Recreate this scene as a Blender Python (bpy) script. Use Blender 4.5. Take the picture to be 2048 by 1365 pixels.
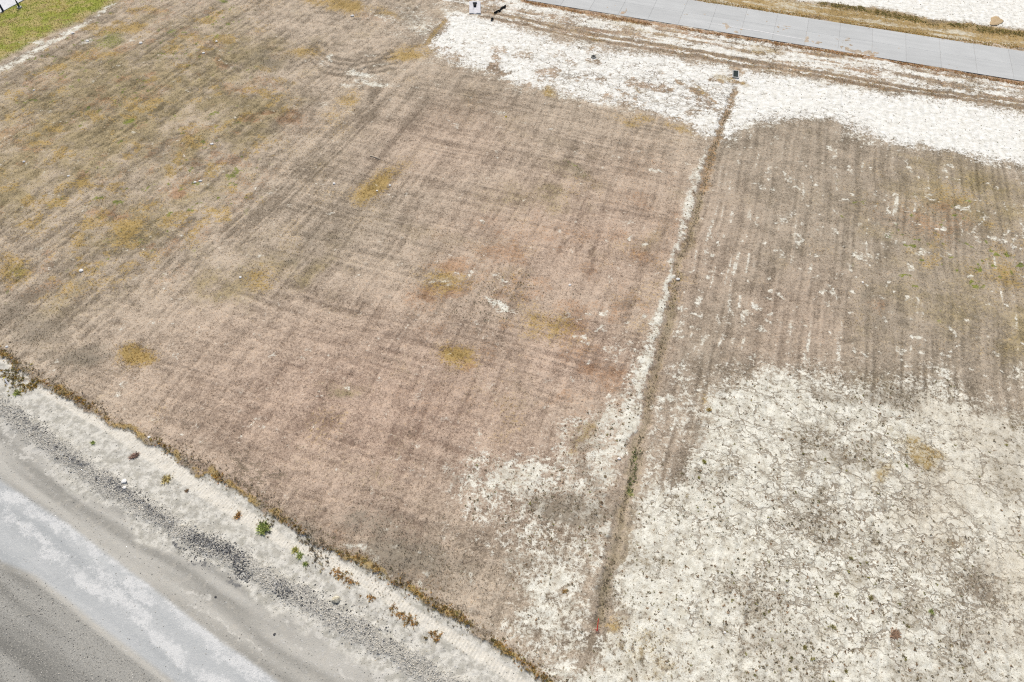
import bpy, bmesh, math, random
import numpy as np
from mathutils import Vector

for o in list(bpy.data.objects):
    bpy.data.objects.remove(o, do_unlink=True)
scene = bpy.context.scene
R = math.radians

# ------------------------------------------------------------------ camera
H, PITCH, FPX = 45.0, R(51), 1365.0      # drone 45 m up, looking 51 degrees down
cam = bpy.data.cameras.new('camera')
camo = bpy.data.objects.new('camera', cam)
scene.collection.objects.link(camo)
camo.location = (0, 0, H)
camo.rotation_euler = (R(90) - PITCH, 0, 0)
cam.sensor_width = 36.0
cam.lens = 36.0 * FPX / 2048.0
cam.clip_start = 0.5
cam.clip_end = 6000
scene.camera = camo

# ------------------------------------------------------------------ light
SUN_EL, SUN_AZ = R(52), R(-14)             # azimuth from +Y towards +X
w = bpy.data.worlds.new('World')
scene.world = w
w.use_nodes = True
nt = w.node_tree
nt.nodes.clear()
wo = nt.nodes.new('ShaderNodeOutputWorld')
bg = nt.nodes.new('ShaderNodeBackground')
sky = nt.nodes.new('ShaderNodeTexSky')
sky.sky_type = 'NISHITA'
sky.sun_disc = False
sky.sun_elevation = SUN_EL
sky.sun_rotation = SUN_AZ
sky.air_density = 1.0
sky.dust_density = 4.0
sky.ozone_density = 0.6
bg.inputs['Strength'].default_value = 0.12
nt.links.new(sky.outputs[0], bg.inputs[0])
nt.links.new(bg.outputs[0], wo.inputs[0])
sun = bpy.data.lights.new('sun', 'SUN')
sun.energy = 3.0
sun.angle = R(7)
sun.color = (1.0, 0.955, 0.89)
suno = bpy.data.objects.new('sun', sun)
scene.collection.objects.link(suno)
sd = Vector((math.sin(SUN_AZ) * math.cos(SUN_EL), math.cos(SUN_AZ) * math.cos(SUN_EL), math.sin(SUN_EL)))
suno.rotation_euler = sd.to_track_quat('Z', 'Y').to_euler()
suno.location = sd * 120
scene.view_settings.view_transform = 'Standard'
scene.view_settings.look = 'None'
scene.view_settings.exposure = 0.0
scene.view_settings.gamma = 1.0
scene.cycles.use_denoising = False          # keeps the grain of soil and litter
scene.cycles.filter_width = 1.2
scene.cycles.max_bounces = 4

# ------------------------------------------------------------------ survey helpers
SP, CP = math.sin(PITCH), math.cos(PITCH)
def g(px, py):
    """survey: photo reading -> point of the flat ground (metres)"""
    u = (px - 1024) / FPX; v = -(py - 682.5) / FPX
    s = H / (SP - v * CP)
    return (u * s, (CP + v * SP) * s)
def inv(X, Y):
    z = Y * CP + H * SP
    return 1024 + FPX * X / z, 682.5 - FPX * (Y * SP - H * CP) / z
def mpp(px, py):
    """metres of ground width per reading unit at that place"""
    return H / (SP + (py - 682.5) / FPX * CP) / FPX

rng = np.random.default_rng(7)
def _lat(seed):
    return np.random.default_rng(seed).random((256, 256)).astype(np.float32)
_L = {}
def vn(x, y, seed):
    if seed not in _L: _L[seed] = _lat(seed)
    L = _L[seed]
    xi = np.floor(x).astype(np.int64); yi = np.floor(y).astype(np.int64)
    fx = (x - xi).astype(np.float32); fy = (y - yi).astype(np.float32)
    fx = fx * fx * (3 - 2 * fx); fy = fy * fy * (3 - 2 * fy)
    x0 = xi & 255; x1 = (xi + 1) & 255; y0 = yi & 255; y1 = (yi + 1) & 255
    return (L[y0, x0] * (1 - fx) + L[y0, x1] * fx) * (1 - fy) + (L[y1, x0] * (1 - fx) + L[y1, x1] * fx) * fy
def fbm(x, y, seed, size, octv=4, gain=0.5):
    """0..1, mean .5, 'size' = metres of the largest feature"""
    a, s, t = 1.0, 0.0, 0.0
    f = 1.0 / size
    for k in range(octv):
        c, n = math.cos(k * 1.1), math.sin(k * 1.1)
        s = s + a * vn((x * c - y * n) * f + 17.3 * k + 40, (x * n + y * c) * f + 9.1 * k + 40, seed + k)
        t += a; a *= gain; f *= 2.07
    return s / t
def sstep(a, b, x):
    t = np.clip((x - a) / (b - a), 0, 1)
    return t * t * (3 - 2 * t)

class Survey:
    """evaluates surveyed outlines on a set of ground points"""
    def __init__(s, X, Y, wob=1.0):
        s.X, s.Y = X, Y
        a = (fbm(X, Y, 11, 3.2, 4, .6) - .5) * 2.6 * wob
        b = (fbm(X, Y, 31, 3.2, 4, .6) - .5) * 2.6 * wob
        s.u, s.v = inv(X + a, Y + b)
        s.u0, s.v0 = inv(X, Y)
        a = (fbm(X, Y, 51, 1.1, 4, .65) - .5) * 1.1; b = (fbm(X, Y, 71, 1.1, 4, .65) - .5) * 1.1
        s.u1, s.v1 = inv(X + a, Y + b)
    def blob(s, M, cx, cy, rx, ry, ang=0, amp=1.0, soft=.9):
        r = max(rx, ry) * 2.2
        i = np.nonzero((abs(s.u - cx) < r) & (abs(s.v - cy) < r))[0]
        if not len(i): return
        c, n = math.cos(R(ang)), math.sin(R(ang))
        dx = s.u[i] - cx; dy = s.v[i] - cy
        q = np.sqrt(((dx * c + dy * n) / rx) ** 2 + ((-dx * n + dy * c) / ry) ** 2)
        M[i] = np.maximum(M[i], amp * (1 - sstep(1 - soft, 1 + soft, q)))
    def line(s, M, pts, amp=1.0, straight=False, soft=.45):
        """pts: (x, y, half width)"""
        uu, vv = (s.u0, s.v0) if straight else (s.u1, s.v1)
        for (x0, y0, w0), (x1, y1, w1) in zip(pts[:-1], pts[1:]):
            m = max(w0, w1) * 2
            i = np.nonzero((uu > min(x0, x1) - m) & (uu < max(x0, x1) + m) & (vv > min(y0, y1) - m) & (vv < max(y0, y1) + m))[0]
            if not len(i): continue
            dx, dy = x1 - x0, y1 - y0
            t = np.clip(((uu[i] - x0) * dx + (vv[i] - y0) * dy) / (dx * dx + dy * dy), 0, 1)
            d = np.hypot(uu[i] - x0 - t * dx, vv[i] - y0 - t * dy) / (w0 + (w1 - w0) * t)
            M[i] = np.maximum(M[i], amp * (1 - sstep(1 - soft, 1 + soft, d)))
    def poly(s, pts, soft=8, straight=False, low=False):
        uu, vv = (s.u0, s.v0) if straight else (s.u1, s.v1) if low else (s.u, s.v)
        inside = np.zeros(len(uu), bool); dm = np.full(len(uu), 1e9)
        n = len(pts)
        for k in range(n):
            x0, y0 = pts[k]; x1, y1 = pts[(k + 1) % n]
            if y0 != y1:
                c = ((y0 > vv) != (y1 > vv))
                c &= uu < (x1 - x0) * (vv - y0) / (y1 - y0) + x0
                inside ^= c
            dx, dy = x1 - x0, y1 - y0
            t = np.clip(((uu - x0) * dx + (vv - y0) * dy) / (dx * dx + dy * dy + 1e-9), 0, 1)
            dm = np.minimum(dm, np.hypot(uu - x0 - t * dx, vv - y0 - t * dy))
        sd_ = np.where(inside, dm, -dm)
        return sstep(-soft, soft, sd_)

# ------------------------------------------------------------------ surveyed lines
DITCH = [(1468,180,7),(1458,225,8),(1440,262,9),(1424,310,9),(1408,375,10),(1388,440,10),(1374,490,10),(1358,520,9),
         (1349,590,9),(1337,640,11),(1322,700,12),(1307,760,12),(1296,820,11),(1277,880,12),(1266,940,12),(1250,1010,13),
         (1232,1090,13),(1212,1180,12),(1202,1250,11)]
BANK = [(1432,282,5),(1412,320,8),(1400,345,9),(1387,395,10),(1369,460,8),(1352,520,7),(1336,570,6),(1326,625,9),(1312,665,12),
        (1296,705,17),(1288,740,20),(1276,790,20),(1262,840,22),(1250,890,20)]
EDGE = [(-1700,-480),(-420,420),(-160,600),(0,712),(60,762),(150,805),(220,850),(300,884),(360,925),(430,960),(520,1012),(560,1040),
        (620,1082),(700,1120),(780,1165),(870,1218),(960,1272),(1030,1322),(1090,1368),(1220,1460),(1500,1650),(4200,3500)]
TRACK = [(-300,520,12),(-60,660,12),(100,785,10),(205,845,12),(260,880,14),(330,925,15),(400,975,15),(470,1020,15),(520,1050,14),(570,1085,10),(640,1110,9),(700,1145,12),(760,1180,13),
         (830,1230,12),(900,1270,12),(960,1310,12),(1020,1350,12),(1100,1410,12),(1500,1680,14)]
BERM = [(-500,470,14),(-60,770,16),(0,815,15),(60,855,18),(110,895,20),(180,945,20),(240,985,20),(300,1022,20),(360,1062,16),(430,1100,16),
        (500,1140,16),(560,1172,22),(640,1218,20),(720,1262,22),(800,1310,22),(880,1362,24),(980,1430,24),(1300,1640,26)]
RD_TOP = [(-1700,-330),(-420,560),(-200,700),(0,835),(100,935),(180,985),(260,1040),(330,1085),(420,1135),(520,1200),(600,1255),(700,1310),(800,1375),(1000,1500),(1200,1640),(3800,3500)]
BAND = [(-1700,-230),(-420,640),(-120,870),(0,960),(60,1000),(130,1045),(200,1098),(290,1165),(360,1220),(430,1275),(510,1330),(560,1368),(760,1500),(3000,3100),
        (2300,2900),(560,1520),(350,1365),(280,1312),(190,1245),(130,1195),(70,1150),(0,1122),(-120,1050),(-420,830),(-1700,0)]
CLAY_TOP = [(845,112),(872,60),(885,28),(925,25),(960,30),(1000,38),(1045,52),(1110,74),(1180,88),(1260,98),(1330,108),(1400,124),(1470,134),(1540,143),
            (1640,163),(1740,178),(1860,193),(1960,205),(2060,226),(2400,280),(6000,850),(6000,970),(2400,400),(2048,335),(1960,318),(1880,305),(1800,298),(1740,280),(1690,262),
            (1640,245),(1580,240),(1520,250),(1475,258),(1440,292),(1400,276),(1345,258),(1300,235),(1240,212),(1160,200),(1090,188),(1040,176),(1000,160),(960,142),(915,132),(880,122)]
ROAD_LO = [(1048,0),(1179,25),(1360,53),(1536,80),(1676,103),(1809,123),(2048,163),(2400,222)]
ROAD_UP = [(2400,156),(2048,100),(1879,80),(1676,46),(1536,25),(1370,0)]
VERGE_S = [(700,-60),(1048,0),(1179,25),(1360,53),(1536,80),(1676,103),(1809,123),(2048,163),(2400,222),(6000,800),(6000,850),(2400,280),(2060,222),(1960,203),(1860,190),
           (1740,174),(1640,160),(1540,140),(1470,130),(1400,118),(1330,102),(1260,94),(1180,82),(1110,68),(1045,48),(1000,34),(960,20),(880,0)]
CLAY_E = [(1385,860),(1405,800),(1440,765),(1500,748),(1560,735),(1640,740),(1700,752),(1780,752),(1860,750),(1905,762),(1930,795),(1990,815),(2070,840),
          (2400,960),(6000,1900),(6000,5000),(1100,5000),(1090,1400),(1185,1300),(1215,1180),(1240,1080),(1262,1000),(1300,960),(1350,930)]
CLAY_F = [(880,955),(930,915),(1000,895),(1080,885),(1130,850),(1190,830),(1215,790),(1245,800),(1240,900),(1240,1000),(1225,1100),(1200,1200),(1185,1290),
          (1160,1400),(1110,1385),(1040,1320),(960,1255),(1010,1240),(1050,1180),(1020,1110),(960,1060),(900,1010)]
LAWN = [(-300,-150),(300,-150),(235,0),(190,24),(140,50),(95,72),(40,98),(0,120),(-120,190),(-300,300)]

D0 = np.array(g(1300,700)); D1 = np.array(g(1400,345)); dd = D1 - D0; dd /= np.linalg.norm(dd)      # ditch direction
L0 = np.array(g(520,400)); L1 = np.array(g(700,225)); ld = L1 - L0; ld /= np.linalg.norm(ld)          # mowing direction, left lot
T0 = np.array(g(0,975)); T1 = np.array(g(510,1330)); td = T1 - T0; td /= np.linalg.norm(td)           # dirt road direction

OCHRE = [(182,106,28,13,-20,.75),(265,54,24,10,-15,.8),(66,290,22,12,0,.6),(22,545,42,30,0,.9),(250,458,42,20,-35,.75),(172,362,16,12,0,.8),
    (438,432,32,14,20,.65),(305,508,20,16,-20,.7),(265,716,34,20,0,.95),(915,716,42,28,0,1),(760,362,62,20,-35,.85),
    (1100,655,62,30,15,.75),(680,8,75,15,10,.9),(770,25,40,12,20,.5),(818,106,50,15,-8,.85),(610,105,45,14,0,.6),(880,560,55,30,0,.4),
    (1285,245,75,12,14,.6),(1350,262,50,10,14,.55),(1095,188,18,8,30,.7),(2005,545,60,30,20,.65),(1900,395,60,30,0,.35),(1412,802,18,22,0,.45),
    (480,365,30,10,-30,.4),(75,460,35,22,-30,.35),(515,560,40,25,-30,.55),(1290,660,40,18,0,.3),(1270,490,40,20,0,.3),
    (690,200,25,35,35,.5),(1830,905,60,20,40,.75),(1775,955,25,25,0,.7),(1300,1300,60,30,0,.75),(1330,1345,45,22,0,.6),(1240,1330,25,20,0,.4),
    (1010,975,35,15,0,.4),(1170,880,30,16,0,.7),(1140,900,20,12,0,.6),(1900,1090,35,18,0,.45),(1210,1240,12,18,0,.5),(1250,50,40,12,10,.6),(1190,75,18,7,20,.7),
    (1300,64,40,9,14,.5),(1500,95,60,10,10,.5),(1640,118,60,10,10,.45),(1280,185,20,6,20,.7),(1410,180,25,8,30,.6),(1450,160,25,9,10,.75),(1490,166,18,4,0,.7),(1190,128,12,6,0,.5),
    (1310,1278,30,12,-20,.4),(850,90,6,30,-38,0)]
OLIVE = [(200,230,260,110,-25,.75),(60,330,140,90,-20,.6),(380,290,45,22,-30,.95),(420,110,110,50,-10,.5),(300,410,140,60,-25,.5),(520,225,70,50,-20,.75),
    (540,110,55,28,-15,.9),(120,690,90,40,20,.3),(480,560,90,45,-25,.8),(600,560,60,22,-35,.6),(1050,395,100,30,0,.55),(1140,345,50,16,20,.6),
    (180,600,120,50,-20,.35),(700,270,100,60,-35,.25),(1930,400,160,80,10,.8),(1800,480,80,30,0,.5),(1900,580,170,110,0,.65),(1700,400,120,40,0,.35),
    (2030,680,60,60,0,.8),(690,775,40,16,0,.8),(1310,480,50,20,-60,.5),(1170,520,30,10,-60,.3),(1870,490,120,18,0,.6)]
GREEN = [(258,246,14,6,-15,.9),(220,78,32,18,-20,.55),(30,545,30,16,0,.5),(272,252,8,5,0,.5),(10,545,20,12,0,.4),(1140,330,22,5,25,.5),(1165,350,7,12,0,.4),
    (690,148,14,8,0,.1),(1268,945,5,30,12,.35),(1262,915,5,10,0,.6),(1263,985,10,14,0,.6),(1940,370,30,14,0,.3),(1955,505,25,12,0,.15),(1880,580,30,20,0,.2),(350,60,14,5,0,.6),(445,3,12,4,0,.7),(1430,60,15,5,10,.3)]
DARK = [(60,650,80,38,20,.6),(170,722,50,22,0,.75),(95,705,25,14,0,.5),(690,778,34,12,0,.35),(545,120,50,30,0,.55),(510,15,28,18,0,.4),(300,655,30,8,25,.3),
    (600,500,110,40,-20,.35),(760,440,70,40,0,.3),(860,480,60,25,0,.35),(1150,345,45,10,25,.5),(1760,640,60,30,0,.4),(1740,590,25,12,0,.6),(590,900,1,1,0,0),
    (510,935,50,22,10,.2),(430,910,60,16,20,.25),(560,250,60,20,-30,.3),(750,300,50,20,-35,.3),(830,230,22,40,30,.35),(780,720,60,12,20,.25),
    (1300,880,20,40,0,.3),(1250,610,30,30,0,.1),(1340,950,20,60,0,.25),(1870,480,110,10,0,.45),(1540,460,12,60,10,.35),(1440,680,10,80,5,.25),
    (1790,490,60,14,-8,.5),(800,1100,120,60,20,.75),(720,1075,60,20,20,.5),(900,1150,60,40,0,.5),(620,1060,60,20,30,.55),(1000,950,40,18,0,.6),(930,1060,60,35,0,.3),
    (1130,1022,90,28,8,.85),(1050,1120,60,30,20,.4),(1180,1070,40,25,0,.4),(1090,1090,80,14,0,.3),(1790,798,55,24,0,1),(1650,790,36,16,0,.8),(1690,800,60,12,0,.55),(1780,845,18,16,0,.5),
    (1665,912,45,18,20,.8),(1690,855,18,12,0,.5),(1580,1010,28,16,0,.6),(1900,1085,70,22,20,.45),(1935,900,20,40,-20,.3),(1960,1170,50,45,30,.8),(1870,1130,50,30,30,.55),
    (1920,1270,110,40,20,.6),(2020,1300,80,50,0,.5),(1500,1195,90,40,30,.55),(1470,1180,30,12,30,.6),(1550,1290,110,60,20,.55),(1620,1050,40,20,0,.55),(1575,1050,30,18,0,.55),
    (1280,1120,60,30,-20,.45),(1400,860,16,40,0,.5),(1390,960,30,22,0,.5),(1460,850,20,20,0,.4),(1495,830,10,22,0,.5),(1230,1175,25,60,15,.45),(1185,1320,20,24,0,.4),
    (2000,890,60,24,0,.35),(1980,830,30,20,0,.5),(1870,970,60,40,30,.4),(1840,1020,40,20,0,.35),(1710,1330,60,30,0,.1),(1320,1345,90,30,0,.4),(1540,1150,60,30,0,.2),
    (820,35,50,22,10,.45),(790,20,30,10,0,.3),(1085,110,35,18,20,.3),(1110,145,50,16,20,.3),(905,122,20,6,0,.2),(1740,262,60,8,20,.3),(1610,225,10,6,0,.6),(1655,240,10,6,0,.5),(1905,280,14,4,0,.4)]
RUST = [(265,716,30,18,0,.7),(915,716,40,24,0,.7),(1860,440,110,40,10,.5),(860,590,50,26,-10,.7),(880,530,45,14,0,.5),(745,35,50,12,15,.5),(720,170,60,10,15,.3),(1230,25,150,5,9,.5),(1500,15,60,6,10,.5),(1310,520,40,16,10,.5),(1330,450,60,40,0,.3),
    (1880,420,60,22,0,.5),(1760,610,16,16,0,.5),(1300,700,40,30,0,.3),(1200,760,40,60,0,.3),(1220,830,60,22,0,.4),(600,240,60,40,0,.3),(930,800,60,30,0,.2),(370,370,60,20,-30,.4),(180,460,80,30,-30,.2),
    (280,420,60,20,-30,.3),(330,550,50,20,-20,.35),(1080,1060,60,20,0,.3),(1770,1010,20,12,0,.3),(700,1080,60,16,30,.4),(840,1140,80,20,20,.3),(560,1050,30,10,30,.5),(930,230,90,40,0,.25),(1000,470,130,40,0,.22),(1270,340,90,80,0,.25)]
WHITE = [(745,165,46,6,8,.95),(720,150,34,5,5,.9),(700,172,18,7,0,1),(655,118,12,5,40,.9),(700,142,12,5,0,.9),(640,125,14,4,30,.7),(615,120,10,4,0,.6),(760,128,16,4,-10,.6),(725,135,12,3,-20,.5),(742,108,6,3,0,.6),
    (1000,560,24,8,20,.6),(925,560,16,6,0,.7),(905,545,10,4,0,.7),(985,600,20,10,20,.4),(880,560,20,5,0,.7),(896,572,9,5,0,.95),(870,563,20,3,0,.6),(945,545,20,9,-30,.6),(1005,615,20,8,30,.9),(960,452,8,5,30,.95),(1310,342,16,5,10,.8),(660,428,8,3,0,.7),(700,400,14,6,0,.35),
    (1250,447,10,5,0,.7),(1275,458,8,5,0,.6),(1308,463,6,6,0,.6),(1268,475,5,7,20,.6),(1299,489,5,5,0,.9),(1382,540,7,5,0,.7),(1400,540,6,4,0,.7),(1432,542,6,3,0,.7),(1400,603,9,11,15,.95),
    (1418,498,7,10,10,.6),(1180,635,12,5,20,.7),(1215,692,20,8,20,.55),(1235,700,16,22,0,.45),(1225,715,18,30,0,.4),(1300,690,1,1,0,0),(1160,648,8,5,0,.6),(1365,740,8,20,5,.75),(1345,742,6,5,0,.7),(1330,700,9,7,0,.7),
    (1575,440,12,9,0,.75),(1592,480,4,16,4,.7),(1582,660,10,14,5,.8),(1752,449,8,5,20,.6),(1775,472,14,7,-20,.6),(1845,503,16,6,0,.75),(1735,497,6,4,0,.6),(1980,425,7,4,0,.7),(2038,413,8,5,0,.6),
    (2015,415,3,12,3,.6),(1960,433,8,6,0,.6),(1958,452,3,18,2,.7),(1920,455,5,20,10,.6),(2013,470,4,18,0,.7),(2033,485,4,18,0,.75),(2018,482,14,4,25,.7),(2012,447,3,10,0,.5),(1935,470,12,5,20,.6),
    (2030,740,12,18,-30,.7),(2012,745,6,24,0,.6),(2042,760,12,10,30,.6),(1890,750,25,10,10,.8),(1590,940,1,1,0,0),(1593,620,14,4,10,.5),(1760,595,12,4,20,.4),(1590,700,20,8,0,.3),(1700,500,10,3,0,.4),
    (1455,615,5,22,6,.75),(1430,650,5,18,6,.7),(1445,650,5,14,4,.6),(1385,635,22,6,0,.6),(1470,640,5,22,4,.75),(1412,560,8,6,0,.4),(850,1133,8,8,0,.9),(838,1155,14,7,20,.85),(925,1162,24,9,20,.75),(910,1172,9,5,0,.6),
    (735,1110,30,8,30,.8),(720,1095,12,6,0,.7),(780,1140,12,5,0,.6),(905,1060,22,12,20,.5),(980,1080,60,10,10,.5),(850,965,20,5,20,.35),(815,940,8,3,0,.5),(600,705,6,4,0,.6),(590,716,6,4,0,.8),(840,745,20,5,0,.3),
    (390,350,1,1,0,0),(265,78,10,4,-25,.6),(175,83,9,4,-20,.9),(120,470,14,5,0,.3),(330,165,1,1,0,0),(480,240,7,5,0,.6),(310,105,1,1,0,0),(780,93,1,1,0,0),(706,228,10,4,30,.6),(645,215,9,4,25,.5),
    (690,235,1,1,0,0),(1000,225,11,4,10,.75),(833,178,10,5,20,.5),(255,208,10,5,0,.3),(320,118,14,4,-25,.4),(415,95,1,1,0,0),(440,118,8,3,35,.5),(455,128,9,4,30,.5),(440,100,6,3,30,.4),
    (170,422,7,4,0,.5),(100,476,6,3,-10,.5),(270,560,8,5,0,.5),(320,550,12,4,0,.4),(305,645,16,4,10,.6),(240,610,1,1,0,0),(90,510,6,3,0,.4),(10,290,4,6,0,.6),(15,272,12,5,0,.5),(255,350,1,1,0,0),
    (1150,1300,1,1,0,0),(755,365,4,3,0,.6),(548,450,6,3,0,.4),(570,462,7,3,10,.4),(420,330,1,1,0,0),(1260,700,10,40,5,.5),(1225,700,14,16,0,.5),(1505,590,1,1,0,0)]
SWEEP = [(1890,1000,70,100,30),(1990,950,60,60,0),(2030,1150,60,120,0),(1960,860,90,50,10),(1850,810,45,30,0)]

def masks(X, Y, wob=1.0):
    S = Survey(X, Y, wob)
    n = len(X); Z = lambda: np.zeros(n)
    m = {}
    for name, lst in (('ochre', OCHRE), ('olive', OLIVE), ('green', GREEN), ('dark', DARK), ('rust', RUST), ('white', WHITE)):
        m[name] = Z()
        for b in lst: S.blob(m[name], *b)
    n6 = fbm(X, Y, 101, 9, 5, .6); n2 = fbm(X, Y, 151, 2.4, 4, .6); n1 = fbm(X, Y, 201, .7, 3, .6)
    # streaked noise: mower and seeder lines
    def streak(d, wid, ln, seed):
        a = X * d[0] + Y * d[1]; b = -X * d[1] + Y * d[0]
        b = b + (fbm(X, Y, seed + 77, 8, 2) - .5) * .9
        return .62 * vn(b / wid + 300, a / ln + 90, seed) + .24 * vn(b / wid * 1.7 + 300, a / ln * 1.7 + 90, seed + 9) + .14 * vn(b / wid * .45 + 300, a / ln * .8 + 90, seed + 5)
    rlot = S.poly([(1475,180),(1440,262),(1400,400),(1350,590),(1300,790),(1266,940),(1205,1250),(1180,1500),(1180,5000),(7000,5000),(7000,100)], 6)
    llot = 1 - rlot
    far_l = S.poly([(-500,-200),(900,-100),(850,100),(620,330),(400,600),(-100,900),(-900,900)], 60)
    sA = streak(dd, .31, 7, 301)                      # along the ditch
    sB = streak((dd[1], -dd[0]), .31, 7, 331)         # across it
    sL = streak(ld, .36, 7, 361)
    sT = streak(td, .55, 8, 391)
    st = rlot * (.5 + 1.1 * (.8 * sA + .2 * sB - .5)) + llot * (far_l * (.8 * sL + .2 * sA) + (1 - far_l) * (.5 + 1.25 * (.5 * sA + .5 * sB - .5)))
    rowA = sstep(.60, .80, sA); rowB = sstep(.60, .80, sB); rowL = sstep(.60, .80, sL)
    rows = rlot * rowA + (1 - rlot) * (far_l * .8 * rowL + (1 - far_l) * np.maximum(rowA, rowB) * .9)
    rows = rows * sstep(.3, .6, fbm(X, Y, 441, 7, 3))
    tone = .60 + (st - .5) * 1.15 - .27 * rows + (n6 - .5) * .45 + (n2 - .5) * .65 + (n1 - .5) * (.6 + .5 * far_l)
    # vehicle tracks in the left lot
    tk = Z()
    for off in (0, 26):
        S.line(tk, [(440 + off,470 + off * .5,5),(540 + off,375 + off * .5,5),(640 + off,285 + off * .4,5),(740 + off,195 + off * .3,5),(830 + off,120,4)], .55, straight=True, soft=.9)
    S.line(tk, [(600,500,7),(660,430,8),(760,320,8),(830,235,8),(860,190,7)], .45, straight=True, soft=.9)
    for off in (9, 15, 34, 42): S.line(tk, [(440 + off,470 + off * .5,2),(640 + off,285 + off * .4,2),(740 + off,195,2)], .65, straight=True, soft=.9)
    for o_ in (0, 9, 20, 33): S.line(tk, [(790,105 + o_,2.5),(700,122 + o_,2.5),(650,112 + o_,2.5),(620,88 + o_,2.5)], 1, soft=.9)
    for o_ in (0, 10): S.line(tk, [(410,90 + o_,3),(440,118 + o_,3),(480,130 + o_,3)], .8, soft=.9)
    S.line(tk, [(520,590,5),(640,602,5),(760,650,5),(900,705,5),(1000,735,4)], .3)
    S.line(tk, [(480,585,4),(640,640,5),(760,690,5)], .25)
    for x0, y0, x1, y1, a in ((1135,478,1120,505,.9),(1188,498,1178,545,1),(1165,485,1158,500,.6),(1290,330,1262,385,.4),(788,852,775,890,.6),(806,862,786,905,.6),
                             (1110,350,1090,400,.2),(1450,520,1430,600,.3),(1500,500,1480,700,.2),(1330,300,1300,380,.3),(1340,420,1325,470,.4),(960,250,940,300,.2)):
        S.line(tk, [(x0,y0,4),(x1,y1,4)], a * .8, soft=.9)
    tone = tone - tk * .55 + .5 * tk * 0
    pale = Z()
    for a in ((420,430,140,16,-40,.5),(560,340,160,22,-40,.6),(820,150,60,22,-30,.5),(690,235,70,20,-40,.4),(350,620,80,20,20,.5),(800,480,1,1,0,0),(640,530,50,16,-30,.5),(460,470,60,20,-40,.5),
              (960,430,120,50,10,.5),(1060,470,160,50,10,.45),(60,170,120,14,-25,.6),(170,115,90,10,-28,.5),(300,40,80,16,-20,.3),(1480,520,60,60,0,.3),(1700,640,110,50,0,.3),(250,640,120,14,20,.4)):
        S.blob(pale, *a)
    tone = tone + pale * .28
    m['ochre'] = np.clip(m['ochre'] * (.1 + 2.1 * np.clip(fbm(X, Y, 457, 1.7, 5, .7) - .1, 0, 1)) + (n1 - .5) * .3 * (m['ochre'] > .1) + np.clip((fbm(X, Y, 451, 7, 4) - .66) * 3, 0, .25), 0, 1)
    ol_l = S.poly([(-300,-80),(480,-60),(620,200),(520,420),(330,560),(-300,700)], 80)
    m['olive'] = np.clip((m['olive'] + .3 * ol_l) * (.45 + 1.5 * (fbm(X, Y, 471, 2.2, 5, .65) - .25)) + np.clip((fbm(X, Y, 481, 5, 4, .65) - .56) * 1.6, 0, .4), 0, 1)
    m['dark'] = np.clip(m['dark'] * (.4 + 1.3 * fbm(X, Y, 491, 1.6, 4, .65)), 0, 1)
    gz = .8 * ol_l + S.poly([(1560,380),(1850,340),(2200,380),(2200,760),(1850,640),(1650,520)], 80)
    m['green'] = np.maximum(m['green'], gz * .8 * sstep(.66, .76, fbm(X, Y, 511, .7, 3, .6)) * sstep(.42, .6, fbm(X, Y, 521, 5, 3)))
    wr = S.poly([(800,520),(960,470),(1330,380),(1340,560),(1280,760),(1180,860),(900,860),(760,760)], 110)
    m['rust'] = m['rust'] + wr * .5 * sstep(.42, .66, fbm(X, Y, 531, 2.5, 5, .65)) + .5 * ol_l * sstep(.54, .68, fbm(X, Y, 541, 2.8, 4, .65))
    m['ochre'] = np.maximum(m['ochre'], .62 * np.maximum(ol_l, .8 * S.poly([(1700,340),(2300,380),(2300,640),(1800,560)], 60)) * sstep(.54, .68, fbm(X, Y, 546, 2.6, 5, .7)))
    m['rust'] = np.clip(m['rust'] * (.4 + 1.4 * (fbm(X, Y, 501, 1.5, 4, .65) - .1)), 0, 1)

    # ---- white clay
    clay = S.poly(CLAY_TOP, 30) * 1.0 + 0
    clay = clay - 1.3 * (fbm(X, Y, 551, 1.9, 5, .7) - .44) * (1 - abs(2 * S.poly(CLAY_TOP, 44) - 1))
    clay = clay * (1 - .16 * S.poly([(1040,60),(1300,150),(1470,200),(1440,300),(1200,215),(1000,160),(920,120)], 30))
    e = S.poly(CLAY_E, 66); f = S.poly(CLAY_F, 46)
    nd_ = S.poly([(1262,800),(1300,740),(1400,700),(1460,760),(1390,900),(1300,1010),(1262,1050)], 30)
    clay = np.maximum(clay, e * .84 + (n2 - .5) * .35 * e); clay = np.maximum(clay, f * .60 + (n2 - .5) * .95 * f); clay = np.maximum(clay, nd_ * (.36 + (n2 - .5) * .8))
    # the clay shows in rows where the seeder passed
    clay = clay + (.32 * (sA - .5)) * ((e > .05) | (f > .05)) * (1 - S.poly([(1450,900),(6000,900),(6000,5000),(1250,5000),(1260,1050)], 60))
    vs = S.poly(VERGE_S, 4)
    rdir = np.array(g(2048,163)) - np.array(g(1048,0)); rdir /= np.linalg.norm(rdir)
    sR = streak(rdir, .5, 5, 421)
    clay = np.maximum(clay, vs * (.56 + 1.3 * (sR - .5) + .6 * (n2 - .5) + .8 * (n1 - .5)))
    m['rust'] = np.maximum(m['rust'], vs * 1.5 * np.clip(.95 - sR, 0, 1) * n2)
    m['ochre'] = np.maximum(m['ochre'], vs * .6 * n1)
    north = S.poly([(1370,-2),(1536,24),(1676,45),(1879,79),(2048,99),(2500,170),(6000,750),(6000,-500),(600,-500),(900,-100)], 3)
    nc = S.poly([(1440,-10),(1560,-4),(1640,8),(1700,12),(1790,26),(1850,38),(1920,46),(2048,60),(2500,130),(6000,700),(6000,-500),(900,-500)], 8)
    clay = np.maximum(clay, nc * .9)
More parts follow.
